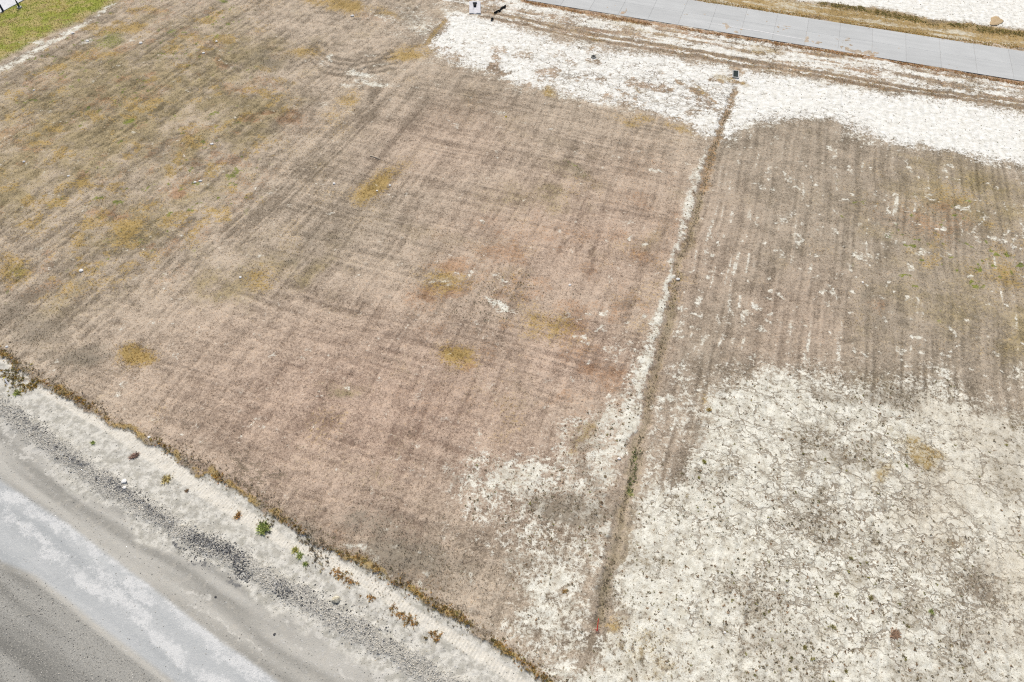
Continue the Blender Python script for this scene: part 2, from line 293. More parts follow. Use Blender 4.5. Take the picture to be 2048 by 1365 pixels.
    clay = np.maximum(clay, north * (1 - nc) * (.36 + 1.3 * (sR - .5) + .8 * (n2 - .5)))
    m['rust'] = np.maximum(m['rust'], north * (1 - nc) * .5); m['ochre'] = np.maximum(m['ochre'], north * (1 - nc) * .75)
    nl = Z(); S.line(nl, [(1640,6,3),(1720,18,4),(1800,34,6),(1860,44,5),(1960,58,5),(2060,72,7),(2300,100,8)], 1)
    m['dark'] = np.maximum(m['dark'], nl * .7); m['olive'] = np.maximum(m['olive'], nl); clay = clay * (1 - .8 * nl)
    edge_r = Z(); S.line(edge_r, [(1048,3,4),(1179,28,4),(1360,56,3.5),(1536,83,3.5),(1676,106,3.5),(1809,126,3.5),(2048,167,4),(2400,226,4)], .9)
    clay = clay * (1 - .75 * edge_r); m['rust'] = np.maximum(m['rust'], edge_r)
    # two-wheel track between road and clay
    tr = Z()
    for off in (0, 11):
        S.line(tr, [(960,22 + off,2),(1040,38 + off,2),(1120,56 + off,2.5),(1200,72 + off,3),(1300,88 + off,3),(1400,104 + off,3),(1480,119 + off,3),(1560,131 + off * .8,2.6),
                (1660,149 + off * .8,2.6),(1760,166 + off * .8,3),(1860,181 + off * .8,3),(1960,193 + off * .8,3),(2060,207 + off * .8,3),(2300,246,4)], 1, soft=.7)
    clay = clay * (1 - .85 * tr); m['rust'] = np.maximum(m['rust'], .6 * tr); m['dark'] = np.maximum(m['dark'], .75 * tr * (.5 + n2))
    # grey speckled zones west of the culvert
    sp = Z()
    for a in ((835,45,50,28,25,.6),(765,35,45,14,25,.45),(800,70,40,14,30,.35),(900,8,60,10,0,.3),(1010,22,30,10,0,.45)): S.blob(sp, *a)
    clay = np.maximum(clay, sp + .5 * (n2 - .5) * (sp > .02))
    # white flecks
    clay = np.maximum(clay, m['white'] * .74)
    fl = fbm(X, Y, 601, .9, 3, .6)
    zone = .5 + rlot * .45 + .5 * S.poly([(1150,600),(1340,600),(1300,900),(1100,900)], 60)
    clay = np.maximum(clay, zone * sstep(.66, .80, fl) * .62)
    rowfl = rlot * sstep(.58, .76, sA) * sstep(.52, .64, n2) * S.poly([(1460,240),(2100,340),(2100,760),(1400,800),(1330,700)], 40)
    clay = np.maximum(clay, rowfl * .6)
    clay = clay * (1 - .85 * m['dark'] * (e + f + .0 > .2)) if False else clay
    gw = sstep(.50, .66, fbm(X, Y, 581, 3.6, 5, .65))
    m['dark'] = np.maximum(m['dark'], .55 * gw * np.maximum(e * (1 - .7 * sstep(.5, 1, 0 * e)), f)); m['olive'] = np.maximum(m['olive'], .8 * gw * e)
    tcs = S.poly([(860,40),(1050,90),(1300,130),(1480,160),(1460,270),(1250,230),(1000,170),(860,120)], 40)
    st_ = tcs * sstep(.50, .68, fbm(X, Y, 586, 1.9, 5, .7)); clay = clay - .5 * st_; m['rust'] = np.maximum(m['rust'], .5 * st_)
    # dark, olive and ochre growth over the clay
    grow = np.clip(m['dark'] * .75 + m['ochre'] * .7 * (1 - vs) * (1 - north), 0, 1)
    clay = clay - grow * .38 * ((e > .1) | (f > .1) | (S.v < 330))
    bank = Z(); S.line(bank, [(a_ - 2, b_, c_ * 1.35) for a_, b_, c_ in BANK], 1, soft=.8)
    clay = np.maximum(clay, bank * (.30 + .55 * n1 + .7 * (n2 - .4)))
    dt = Z(); S.line(dt, DITCH, 1, soft=.8)
    clay = clay - dt * .6 * (.4 + 1.2 * n2)
    m['dark'] = np.maximum(m['dark'], dt * (.08 + .55 * n2)); m['olive'] = np.maximum(m['olive'], dt * .6)
    nd = Z(); S.line(nd, DITCH[:5], 1); m['rust'] = np.maximum(m['rust'], nd * .55); up = Z(); S.line(up, [(a_, b_, c_ * 1.3) for a_, b_, c_ in DITCH[:10]], 1); m['dark'] = m['dark'] * (1 - .5 * up); m['ochre'] = np.maximum(m['ochre'], nd * .2)
    gl = Z(); S.line(gl, [(892,42,4),(872,62,5),(852,86,4)], 1); clay = clay - gl; m['ochre'] = np.maximum(m['ochre'], gl * .6)
    br = Z()                                            # brown veins across the clay near the drain
    for pts in ([(1350,162,3),(1375,176,4),(1400,186,5),(1420,190,4)],[(1425,160,5),(1455,166,6),(1490,166,3)],[(1468,150,7),(1455,160,7)],
                [(1250,186,4),(1268,190,5),(1272,200,3)],[(1390,170,2),(1430,205,2)],[(1380,220,2),(1405,222,2)],[(1468,140,8),(1478,146,8)],[(1186,98,2),(1176,105,4)],[(1175,118,4),(1196,126,5)]):
        S.line(br, pts, .9, soft=.6)
    br = br * np.clip((fbm(X, Y, 561, 1.2, 4, .7) - .3) * 3.2, 0, 1)
    clay = clay - br * .75; m['rust'] = np.maximum(m['rust'], br * .6); m['ochre'] = np.maximum(m['ochre'], br * .4)

    # ---- cracks
    crack = Z()
    for a in ((1680,1000,330,220,20,.9),(1800,1150,260,180,0,1),(1450,1000,160,140,0,.5),(1500,1150,150,200,0,.4),(505,940,48,32,0,1.2),(590,950,30,40,0,.4),(340,835,35,22,0,.5),(440,870,30,16,0,.4),
              (1800,800,60,20,0,.7),(1900,900,160,60,0,.5),(1350,1000,60,60,0,.3),(1160,150,110,20,20,.7),(1400,195,90,36,0,.9),(1300,180,170,50,0,.75),(1600,240,120,24,0,.7),(1750,280,120,20,20,.5),(1250,140,160,30,10,.45)): S.blob(crack, *a)
    sw = Z()
    for a in SWEEP: S.blob(sw, *a)

    # ---- dirt road and its shoulder
    shoulder = 1 - S.poly(EDGE + [(7000,3500),(7000,-3000),(-1700,-3000)], 3, low=True)
    road = S.poly(RD_TOP + [(3800,6000),(-6000,6000),(-6000,-330)], 10)
    band = S.poly(BAND, 7, straight=True)
    corner = S.poly([(-1700,20),(-420,850),(-120,1065),(0,1135),(70,1165),(130,1210),(190,1262),(280,1330),(345,1380),(540,1520),(2300,2920),(2300,6000),(-6000,6000),(-6000,20)], 6, straight=True)
    berm = Z(); S.line(berm, BERM, 1, soft=.6)
    track = Z(); S.line(track, TRACK, 1, straight=True, soft=.25)
    chalk = Z()
    for pts in ([(-60,900,14),(0,1020,14),(60,1075,16),(150,1150,12),(260,1230,12),(330,1290,14),(400,1345,16),(470,1400,16)],
                [(-20,975,10),(60,1010,16),(140,1060,16),(230,1125,14),(330,1180,10),(390,1260,12),(470,1320,16),(560,1380,16)],
                [(180,1130,14),(250,1200,16),(290,1240,10)],[(250,1165,8),(300,1200,10)]):
        S.line(chalk, pts, .75, soft=.6)
    cf = fbm(X, Y, 701, 1.3, 4, .65)
    chalk = np.clip((chalk + .10) * band * (.42 + 3.2 * (fbm(X * td[0] + Y * td[1], (-X * td[1] + Y * td[0]) * 1.8, 711, 1.5, 5, .7) - .38)), 0, 1) * .85
    ch2 = Z()
    for pts in ([(0,835,16),(30,875,18),(80,905,12),(130,950,10)],[(590,1290,4),(650,1320,6),(720,1360,7)],[(560,1235,12),(620,1260,10),(680,1300,8)],[(370,1205,3),(420,1230,4),(500,1290,3),(560,1330,3)],
                [(330,1160,4),(420,1195,5)],[(700,1320,9),(760,1360,10)],[(20,905,9),(60,925,10),(130,965,8)]): S.line(ch2, pts, .8, soft=.7)
    ch2 = ch2 * np.clip((cf - .3) * 3, 0, 1)
    asph = Z()
    for pts in ([(375,1072,5),(410,1080,9),(450,1100,11),(490,1120,8)],[(350,1085,4),(362,1092,4)],[(390,1090,3),(420,1108,4)],[(375,1120,4),(410,1132,5)],[(470,1135,6),(495,1158,6)],
                [(560,1165,8),(576,1190,7)],[(20,810,8),(70,850,8),(110,900,9),(170,935,9)],[(195,955,6),(260,985,7),(310,1020,7),(345,1050,5)],[(215,1000,5),(222,1012,4)],[(450,1160,4),(480,1170,5)],[(590,1172,4),(640,1200,5)]):
        S.line(asph, pts, .9, soft=.6)
    asph = np.clip(asph * (fbm(X, Y, 731, .8, 3, .6) - .2) * 1.9, 0, 1)
    lawn = S.poly(LAWN, 9, low=True)
    lw = Z()
    for pts in ([(-100,200,6),(0,138,6),(45,118,8),(80,98,6),(120,76,5),(150,60,5),(190,34,4),(225,8,4)],[(0,97,4),(30,88,5),(60,78,6),(85,88,7)]): S.line(lw, pts, 1, soft=.8)
    clay = np.maximum(clay, lw * (-.05 + 1.1 * n1 + 1.3 * (n2 - .35)))
    clay = clay * (1 - lawn * .8)
    lt = Z(); S.line(lt, [(-100,230,7),(0,160,7),(90,115,6),(150,80,5),(200,40,5),(240,8,4)], .5, soft=.7); m['dark'] = np.maximum(m['dark'], lt * .6)
    pave = S.poly([(-300,-100),(75,-18),(0,26),(-300,220)], 1, straight=True)
    ew = Z(); S.line(ew, [(x + 3, y - 3, 10) for x, y in EDGE], 1, soft=.7)
    m['dark'] = np.maximum(m['dark'], ew * .9 * sstep(.3, .6, n1)); m['ochre'] = np.maximum(m['ochre'], ew * 1.3 * sstep(.38, .62, n2) * (.3 + n1))
    clay = np.clip(clay, 0, 1) * (1 - shoulder)
    track = track * (.72 + .28 * np.sin((X * td[0] + Y * td[1]) * 2 * np.pi / .23))
    m.update(clay=clay, tone=np.clip(tone, 0, 1), crack=np.clip(crack, 0, 1), sweep=sw, shoulder=shoulder, road=road * shoulder, band=band * shoulder, corner=corner * shoulder,
             berm=berm * shoulder, track=track * shoulder, chalk=chalk, ch2=ch2, asph=asph * shoulder, lawn=lawn, rlot=rlot, far_l=far_l, e=e, f=f, vs=vs, north=north,
             ditch=dt, bank=bank, sT=sT, ew=ew, n1=n1, n2=n2, topclay=S.poly(CLAY_TOP, 10), nc=nc, pave=pave, tr=tr)
    return m

def height(X, Y, m):
    z = -.14 * m['ditch'] + .03 * m['bank'] - .10 * m['shoulder'] + .10 * m['berm'] + .025 * m['asph'] - .05 * m['tr']
    z = z + (fbm(X, Y, 801, .55, 3, .6) - .5) * (.09 - .04 * np.clip(m['clay'], 0, 1) - .065 * m['road']) + (fbm(X, Y, 821, 5, 3) - .5) * .18
    z = z + .09 * (m['tone'] - .5) * (1 - m['shoulder'])
    z = z - .02 * m['track'] - .05 * m['pave']
    return z

# ------------------------------------------------------------------ materials
def nmat(name, rough=.95):
    m = bpy.data.materials.new(name); m.use_nodes = True
    t = m.node_tree; b = t.nodes['Principled BSDF']
    b.inputs['Roughness'].default_value = rough
    b.inputs['Specular IOR Level'].default_value = .15
    return m, t, b
class NB:
    def __init__(s, t): s.t = t
    def n(s, k, **kw):
        o = s.t.nodes.new(k)
        for a, v in kw.items(): setattr(o, a, v)
        return o
    def l(s, a, b): s.t.links.new(a, b)
    def math(s, op, a, b=None, c=None, clamp=False):
        o = s.n('ShaderNodeMath', operation=op); o.use_clamp = clamp
        for i, v in enumerate((a, b, c)):
            if v is None: continue
            if isinstance(v, (int, float)): o.inputs[i].default_value = v
            else: s.l(v, o.inputs[i])
        return o.outputs[0]
    def mix(s, f, a, b):
        o = s.n('ShaderNodeMix', data_type='RGBA')
        for i, v in ((0, f), (6, a), (7, b)):
            if isinstance(v, (int, float)): o.inputs[i].default_value = v
            elif isinstance(v, tuple): o.inputs[i].default_value = v + (1,)
            else: s.l(v, o.inputs[i])
        return o.outputs[2]
    def noise(s, scale, detail=3, rough=.6, vec=None, dist=0):
        o = s.n('ShaderNodeTexNoise'); o.inputs['Scale'].default_value = scale; o.inputs['Detail'].default_value = detail
        o.inputs['Roughness'].default_value = rough; o.inputs['Distortion'].default_value = dist
        s.l(vec if vec is not None else s.co, o.inputs['Vector'])
        return o.outputs[0]
    def attr(s, name):
        o = s.n('ShaderNodeAttribute'); o.attribute_name = name
        sp = s.n('ShaderNodeSeparateColor'); s.l(o.outputs['Color'], sp.inputs[0])
        return sp.outputs[0], sp.outputs[1], sp.outputs[2], o.outputs['Alpha']
    def sst(s, a, b, x):
        o = s.n('ShaderNodeMapRange', interpolation_type='SMOOTHSTEP')
        o.inputs[1].default_value = a; o.inputs[2].default_value = b; s.l(x, o.inputs[0]); return o.outputs[0]

CH = [('m1', ('clay', 'ochre', 'olive', 'green')), ('m2', ('dark', 'rust', 'tone', 'crack')), ('m3', ('road', 'band', 'corner', 'berm')),
      ('m4', ('track', 'chalk', 'ch2', 'asph')), ('m5', ('shoulder', 'lawn', 'sT', 'sweep')), ('m6', ('topc', 'rlot', 'pinkish', 'ditch'))]

def ground_material():
    m, t, bs = nmat('soil_and_dry_turf')
    b = NB(t)
    tc = b.n('ShaderNodeTexCoord'); b.co = tc.outputs['Object']
    A = {}
    for an, names in CH:
        for nm, o in zip(names, b.attr(an)): A[nm] = o
    fine = b.noise(13, 2, .7); mid = b.noise(4.2, 4, .65); mid2 = b.noise(1.7, 5, .7); big = b.noise(.5, 4, .6)
    fine2 = b.noise(21, 1, .5)
    def jit(x, n, k):    # mask broken up by noise
        return b.math('ADD', x, b.math('MULTIPLY', b.math('SUBTRACT', n, .5), k))
    # --- turf
    tf = jit(A['tone'], fine, 2.2); tf = jit(tf, mid, 1.9)
    tf = b.math('ADD', tf, 0, clamp=True)
    brown = b.mix(A['rlot'], b.mix(tf, (.19, .155, .112), (.51, .43, .33)), b.mix(tf, (.165, .137, .098), (.42, .358, .275)))
    brown = b.mix(A['pinkish'], brown, b.mix(tf, (.23, .156, .116), (.54, .408, .312)))
    olive = b.mix(tf, (.11, .09, .045), (.36, .29, .155))
    c = b.mix(b.math('MULTIPLY', b.sst(.15, 1.0, jit(A['olive'], mid, 1.7)), .85), brown, olive)
    c = b.mix(b.math('MULTIPLY', b.sst(.25, .85, jit(A['dark'], mid, 1.8)), .62), c, b.mix(fine, (.09, .078, .058), (.26, .23, .18)))
    c = b.mix(b.math('MULTIPLY', b.sst(.2, .9, jit(A['rust'], mid, 2.4)), .7), c, b.mix(tf, (.15, .075, .035), (.42, .25, .14)))
    c = b.mix(b.math('MULTIPLY', b.sst(.2, .9, jit(A['ochre'], mid, 2.2)), .85), c, b.mix(tf, (.20, .128, .035), (.475, .325, .115)))
    c = b.mix(b.sst(.3, .75, jit(A['green'], mid, 1.2)), c, b.mix(tf, (.06, .09, .018), (.24, .25, .06)))
    # lawn
    lw = b.mix(b.sst(.40, .60, b.noise(.45, 4, .6)), (.46, .37, .16), (.28, .31, .05))
    lw = b.mix(b.math('MULTIPLY', fine, .5), lw, (.16, .17, .04))
    c = b.mix(A['lawn'], c, lw)
    # --- clay
    cl = b.mix(b.sst(.36, .62, mid2), (.58, .567, .475), (.745, .735, .64))
    cl = b.mix(A['topc'], cl, b.mix(b.sst(.35, .65, mid2), (.65, .65, .59), (.83, .83, .78)))
    cl = b.mix(b.math('MULTIPLY', A['sweep'], .7), cl, (.60, .56, .455))
    dirt = b.sst(.44, .64, b.noise(.9, 6, .72))
    cl = b.mix(b.math('MULTIPLY', dirt, b.math('SUBTRACT', .42, b.math('MULTIPLY', A['topc'], .22))), cl, (.40, .36, .27))
    speck = b.sst(.54, .66, fine)                  # dead grass litter on the clay
    cl = b.mix(b.math('MULTIPLY', speck, b.math('SUBTRACT', .62, b.math('MULTIPLY', A['topc'], .40))), cl, (.24, .19, .13))
    cf = jit(A['clay'], mid2, 1.5); cf = jit(cf, mid, 1.7); cf = jit(cf, fine, 1.1)
    c = b.mix(b.sst(.30, .72, cf), c, cl)
    c = b.mix(b.math('MULTIPLY', b.sst(.2, .95, jit(A['dark'], mid, 1.6)), .55), c, (.26, .225, .17))
    c = b.mix(b.math('MULTIPLY', b.sst(.3, .9, jit(A['ochre'], mid, 1.6)), .45), c, (.34, .255, .10))
    # --- cracks: two sizes of plates, edges warped
    wv = b.n('ShaderNodeVectorMath', operation='ADD')
    wn = b.n('ShaderNodeTexNoise'); wn.inputs['Scale'].default_value = 1.6; wn.inputs['Detail'].default_value = 4; b.l(b.co, wn.inputs['Vector'])
    wm = b.n('ShaderNodeVectorMath', operation='SCALE'); wm.inputs['Scale'].default_value = 1.5; b.l(wn.outputs['Color'], wm.inputs[0])
    b.l(b.co, wv.inputs[0]); b.l(wm.outputs[0], wv.inputs[1])
    an = b.n('ShaderNodeMapping'); an.inputs['Rotation'].default_value = (0, 0, R(32)); b.l(wv.outputs[0], an.inputs[0])
    an2 = b.n('ShaderNodeMapping'); an2.inputs['Scale'].default_value = (.55, 1.0, 1.0); b.l(an.outputs[0], an2.inputs[0])
    cr = None
    for sc, wd, thr in ((.46, .031, .10), (1.15, .026, .46)):
        v = b.n('ShaderNodeTexVoronoi', feature='DISTANCE_TO_EDGE'); v.inputs['Scale'].default_value = sc; b.l(an2.outputs[0], v.inputs['Vector'])
        q = b.math('SUBTRACT', 1, b.sst(wd * sc * .6, wd * sc * 1.9, v.outputs['Distance']))
        q = b.math('MULTIPLY', q, b.sst(thr, thr + .35, jit(A['crack'], big, 1.6)))
        cr = q if cr is None else b.math('MAXIMUM', cr, q)
    c = b.mix(b.math('MULTIPLY', cr, b.math('MULTIPLY', b.sst(.29, .56, mid2), .85)), c, (.20, .16, .11))
    # --- dirt road side
    shc = b.mix(b.sst(.38, .60, mid2), (.38, .368, .315), (.60, .585, .52))
    shc = b.mix(b.math('MULTIPLY', b.sst(.52, .62, mid), .45), shc, (.29, .27, .225))
    shc = b.mix(b.math('MULTIPLY', b.sst(.58, .7, fine), .4), shc, (.26, .23, .18))
    trd = b.mix(b.sst(.35, .65, mid), (.60, .565, .48), (.72, .69, .60))
    s = b.mix(A['track'], shc, trd)
    sT = b.math('ADD', b.math('MULTIPLY', b.math('SUBTRACT', A['sT'], .5), 2.6), .5, clamp=True)
    rd = b.mix(sT, (.28, .272, .24), (.43, .418, .372))
    rd = b.mix(b.math('MULTIPLY', b.sst(.5, .72, mid2), .6), rd, (.45, .425, .365))
    s = b.mix(A['road'], s, rd)
    bd = b.mix(sT, (.365, .382, .378), (.435, .450, .442))
    bd = b.mix(b.math('MULTIPLY', b.sst(.6, .68, fine2), .15), bd, (.2, .2, .2))
    s = b.mix(A['band'], s, bd)
    s = b.mix(b.sst(.08, 1.02, jit(jit(A['chalk'], mid, 1.6), fine, 1.8)), s, b.mix(fine, (.50, .508, .495), (.64, .648, .63)))
    s = b.mix(b.math('MULTIPLY', b.sst(.3, .75, jit(A['ch2'], mid, 1.8)), .75), s, b.mix(fine, (.45, .44, .39), (.66, .64, .58)))
    cn = b.mix(sT, (.19, .187, .168), (.315, .31, .28))
    cn = b.mix(b.math('MULTIPLY', b.sst(.56, .66, fine), .6), cn, (.50, .48, .42))
    cn = b.mix(b.math('MULTIPLY', b.sst(.58, .66, fine2), .6), cn, (.09, .09, .08))
    s = b.mix(A['corner'], s, cn)
    bm = b.mix(b.sst(.42, .58, fine), (.20, .195, .175), (.52, .50, .44))
    s = b.mix(b.math('MULTIPLY', b.sst(.3, .8, jit(A['berm'], mid, 1.0)), .75), s, bm)
    s = b.mix(b.math('MULTIPLY', b.sst(.35, .7, jit(A['asph'], mid, 1.4)), .85), s, b.mix(fine, (.05, .05, .052), (.26, .26, .25)))
    c = b.mix(A['shoulder'], c, s)
    b.l(c, bs.inputs['Base Color'])
    bmp = b.n('ShaderNodeBump'); bmp.inputs['Strength'].default_value = .5; bmp.inputs['Distance'].default_value = .05
    hh = b.math('ADD', b.math('MULTIPLY', fine, .7), b.math('ADD', mid, b.math('MULTIPLY', cr, -1.0)))
    b.l(hh, bmp.inputs['Height']); b.l(bmp.outputs[0], bs.inputs['Normal'])
    return m
MG = ground_material()

def tint_material(name, k=.25, rough=.9, leaf=True):
    m, t, bs = nmat(name, rough); b = NB(t)
    tc = b.n('ShaderNodeTexCoord'); b.co = tc.outputs['Object']
    a = b.n('ShaderNodeAttribute'); a.attribute_name = 'tint'
    n = b.noise(9, 2, .6)
    hs = b.n('ShaderNodeHueSaturation'); b.l(a.outputs['Color'], hs.inputs['Color'])
    b.l(b.math('ADD', b.math('MULTIPLY', b.math('SUBTRACT', n, .5), k * 4), 1.0), hs.inputs['Value'])
    b.l(hs.outputs[0], bs.inputs['Base Color'])
    if leaf:                                   # thin leaves let some light through
        tr = b.n('ShaderNodeBsdfTranslucent'); b.l(hs.outputs[0], tr.inputs['Color'])
        mx = b.n('ShaderNodeMixShader'); mx.inputs[0].default_value = .45
        b.l(bs.outputs[0], mx.inputs[1]); b.l(tr.outputs[0], mx.inputs[2])
        b.l(mx.outputs[0], t.nodes['Material Output'].inputs['Surface'])
    return m
def plain_material(name, c1, c2, scale=6, rough=.85, bump=.0, spec=.2, metal=0):
    m, t, bs = nmat(name, rough); b = NB(t)
    tc = b.n('ShaderNodeTexCoord'); b.co = tc.outputs['Object']
    n = b.noise(scale, 4, .65)
    b.l(b.mix(b.sst(.35, .65, n), c1, c2), bs.inputs['Base Color'])
    bs.inputs['Specular IOR Level'].default_value = spec; bs.inputs['Metallic'].default_value = metal
    if bump:
        bp = b.n('ShaderNodeBump'); bp.inputs['Strength'].default_value = bump; bp.inputs['Distance'].default_value = .03
        b.l(n, bp.inputs['Height']); b.l(bp.outputs[0], bs.inputs['Normal'])
    return m

def tag(o, label=None, cat=None, group=None, kind=None):
    if label: o['label'] = label
    if cat: o['category'] = cat
    if group: o['group'] = group
    if kind: o['kind'] = kind
    return o
def link(name, me, mat=None, parent=None):
    o = bpy.data.objects.new(name, me); scene.collection.objects.link(o)
    if mat: me.materials.append(mat)
    if parent: o.parent = parent
    return o
def empty(name, loc, rz=0):
    o = bpy.data.objects.new(name, None); scene.collection.objects.link(o)
    o.location = loc; o.rotation_euler.z = rz; o.empty_display_size = .2
    return o
def np_mesh(name, V, F, colors=None, smooth=False):
    """V (n,3), F (m,k) uniform faces"""
    me = bpy.data.meshes.new(name)
    n, (mf, k) = len(V), F.shape
    me.vertices.add(n); me.vertices.foreach_set('co', V.astype(np.float32).ravel())
    me.loops.add(mf * k); me.loops.foreach_set('vertex_index', F.astype(np.int32).ravel())
    me.polygons.add(mf); me.polygons.foreach_set('loop_start', np.arange(0, mf * k, k, dtype=np.int32))
    if smooth: me.polygons.foreach_set('use_smooth', np.ones(mf, bool))
    me.update(calc_edges=True)
    for nm, C in (colors or {}).items():
        a = me.attributes.new(nm, 'FLOAT_COLOR', 'POINT'); a.data.foreach_set('color', C.astype(np.float32).ravel())
    return me

# ------------------------------------------------------------------ ground sheet
NX, NY = 1380, 1080
K = 2.3
def halfw(y): return (26.2 + .4725 * y) * K
tt = np.linspace(0, 1, NY); y0, y1 = -22.0, 185.0
_t = np.linspace(0, 1, 960)
ys = np.r_[np.linspace(y0, 4.5, 61)[:-1], 4.5 + 108 * (_t * .62 + _t * _t * .38), np.linspace(112.5, y1, 61)[1:]]
xs = np.r_[np.linspace(-1, -.50, 91)[:-1], np.linspace(-.50, .50, 1200), np.linspace(.50, 1, 91)[1:]]
GX = (xs[None, :] * halfw(ys)[:, None]).ravel(); GY = np.repeat(ys, NX)
M = masks(GX, GY)
GZ = height(GX, GY, M)
ed = np.minimum(np.minimum((np.tile(xs, NY) + 1), (1 - np.tile(xs, NY))) * 40, np.minimum(np.repeat(tt, NX), 1 - np.repeat(tt, NX)) * 60)
GZ = GZ * np.clip(ed, 0, 1)
pk = np.zeros(len(GX)); S_ = Survey(GX, GY)
for a in ((760,820,420,200,0,.8),(1150,500,260,160,0,.6),(1120,720,180,120,0,.7),(900,300,160,80,0,.4),(640,950,250,120,20,.6),(500,760,200,100,0,.4),(1580,640,120,100,0,.3)): S_.blob(pk, *a)
M['pinkish'] = pk
M['topc'] = np.maximum(M['topclay'] * 1.0, np.maximum(M['nc'], M['vs'] * .8))
cols = {an: np.stack([np.clip(M[n_], 0, 1) for n_ in names], 1) for an, names in CH}
idx = np.arange(NX * NY).reshape(NY, NX)
Q = np.stack([idx[:-1, :-1], idx[:-1, 1:], idx[1:, 1:], idx[1:, :-1]], -1).reshape(-1, 4)
V = np.stack([GX, GY, GZ], 1)
cls = np.zeros(len(GX), np.int8)
cls[M['shoulder'] > .5] = 1
cls[(M['road'] > .5)] = 2
cls[M['lawn'] > .5] = 3
qc = cls[Q[:, 0]]
for code, nm in ((0, 'ground'), (1, 'road_shoulder'), (2, 'dirt_road'), (3, 'lawn')):
    f = Q[qc == code]
    u, fi = np.unique(f.ravel(), return_inverse=True)
    me = np_mesh(nm, V[u], fi.reshape(-1, 4), {k: c[u] for k, c in cols.items()}, smooth=True)
    tag(link(nm, me, MG), kind='structure')
# surrounding land out to the horizon
hb0, hb1 = halfw(y0), halfw(y1)
inner = [(-hb0, y0), (hb0, y0), (hb1, y1), (-hb1, y1)]; B = 3000
outer = [(-B, -B), (B, -B), (B, B), (-B, B)]
V2 = np.array([(x, y, 0) for x, y in inner + outer]); F2 = np.array([(0, 4, 5, 1), (1, 5, 6, 2), (2, 6, 7, 3), (3, 7, 4, 0)])
land = plain_material('far_dry_land', (.33, .275, .21), (.47, .415, .32), .35)
tag(link('terrain', np_mesh('terrain', V2, F2), land), kind='structure')

# height lookup for placing things
def ground_z(x, y):
    x = np.atleast_1d(np.asarray(x, float)); y = np.atleast_1d(np.asarray(y, float))
    fy = np.clip(np.interp(y, ys, np.arange(NY)), 0, NY - 1.001)
    fx = np.clip(np.interp(x / halfw(y), xs, np.arange(NX)), 0, NX - 1.001)
    j = fy.astype(int); i = fx.astype(int); a = fy - j; c = fx - i
    Zg = GZ.reshape(NY, NX)
    return (Zg[j, i] * (1 - c) + Zg[j, i + 1] * c) * (1 - a) + (Zg[j + 1, i] * (1 - c) + Zg[j + 1, i + 1] * c) * a
def lookup(names, x, y):
    fy = np.clip(np.rint(np.interp(y, ys, np.arange(NY))).astype(int), 0, NY - 1)
    fx = np.clip(np.rint(np.interp(x / halfw(y), xs, np.arange(NX))).astype(int), 0, NX - 1)
    k = fy * NX + fx
    return [M[n_][k] for n_ in names]
def gp(px, py, dz=0):
    x, y = g(px, py); return Vector((x, y, float(ground_z(x, y)[0]) + dz))

# ------------------------------------------------------------------ concrete road of cast panels
ra = np.array(g(1048, 0)); rb = np.array(g(2048, 163)); rd = rb - ra; rd /= np.linalg.norm(rd)
ua = np.array(g(1676, 46)); nrm = np.array((-rd[1], rd[0])); WID = float((ua - ra) @ nrm)
o0 = np.array(g(1295, 41))                       # a joint meets the near edge here
PAN = 4.16
def road_build():
    bm = bmesh.new(); tl = bm.verts.layers.float_color.new('tint')
    def box(s0, s1, t0, t1, z0, z1, col, skew=0):
        vs = []
        for z in (z0, z1):
            for s_, t_ in ((s0, t0), (s1, t0), (s1, t1), (s0, t1)):
                p = o0 + rd * s_ + nrm * t_
                v = bm.verts.new((p[0], p[1], z)); v[tl] = (*col, 1); vs.append(v)
        for f in ((4, 5, 6, 7), (0, 1, 5, 4), (1, 2, 6, 5), (2, 3, 7, 6), (3, 0, 4, 7)): bm.faces.new([vs[i] for i in f])
    r = random.Random(3)
    box(-160, 260, .03, WID - .03, -.10, .045, (.33, .33, .32))
    n0, n1 = int(-160 / PAN), int(260 / PAN)
    for k in range(n0, n1):
        for t0, t1 in ((0, WID * .5), (WID * .5, WID)):
            c = .455 + r.uniform(-.018, .018)
            gj = .017
            box(k * PAN + gj, (k + 1) * PAN - gj, t0 + (gj * .7 if t0 else 0), t1 - (gj * .7 if not t0 else 0), .046, .066 + r.uniform(0, .003), (c, c * 1.03, c * 1.01))
    me = bpy.data.meshes.new('road'); bm.to_mesh(me); bm.free()
    return me
mr, t_, bs_ = nmat('brushed_concrete', .85); b_ = NB(t_)
tc_ = b_.n('ShaderNodeTexCoord')
mp = b_.n('ShaderNodeMapping'); mp.inputs['Rotation'].default_value = (0, 0, -math.atan2(rd[1], rd[0])); b_.l(tc_.outputs['Object'], mp.inputs[0])
mp2 = b_.n('ShaderNodeMapping'); mp2.inputs['Scale'].default_value = (.12, 1.5, 1); b_.l(mp.outputs[0], mp2.inputs[0])
b_.co = tc_.outputs['Object']
at = b_.n('ShaderNodeAttribute'); at.attribute_name = 'tint'
streakn = b_.noise(1.0, 5, .6, vec=mp2.outputs[0]); blot = b_.noise(.35, 5, .6); fn = b_.noise(9, 2, .6)
hs = b_.n('ShaderNodeHueSaturation'); b_.l(at.outputs['Color'], hs.inputs['Color'])
val = b_.math('ADD', b_.math('MULTIPLY', b_.math('SUBTRACT', streakn, .5), .30), b_.math('MULTIPLY', b_.math('SUBTRACT', blot, .5), .22))
val = b_.math('ADD', val, b_.math('MULTIPLY', b_.math('SUBTRACT', fn, .5), .12))
b_.l(b_.math('ADD', val, 1.0), hs.inputs['Value']); b_.l(hs.outputs[0], bs_.inputs['Base Color'])
tag(link('road', road_build(), mr), kind='structure')
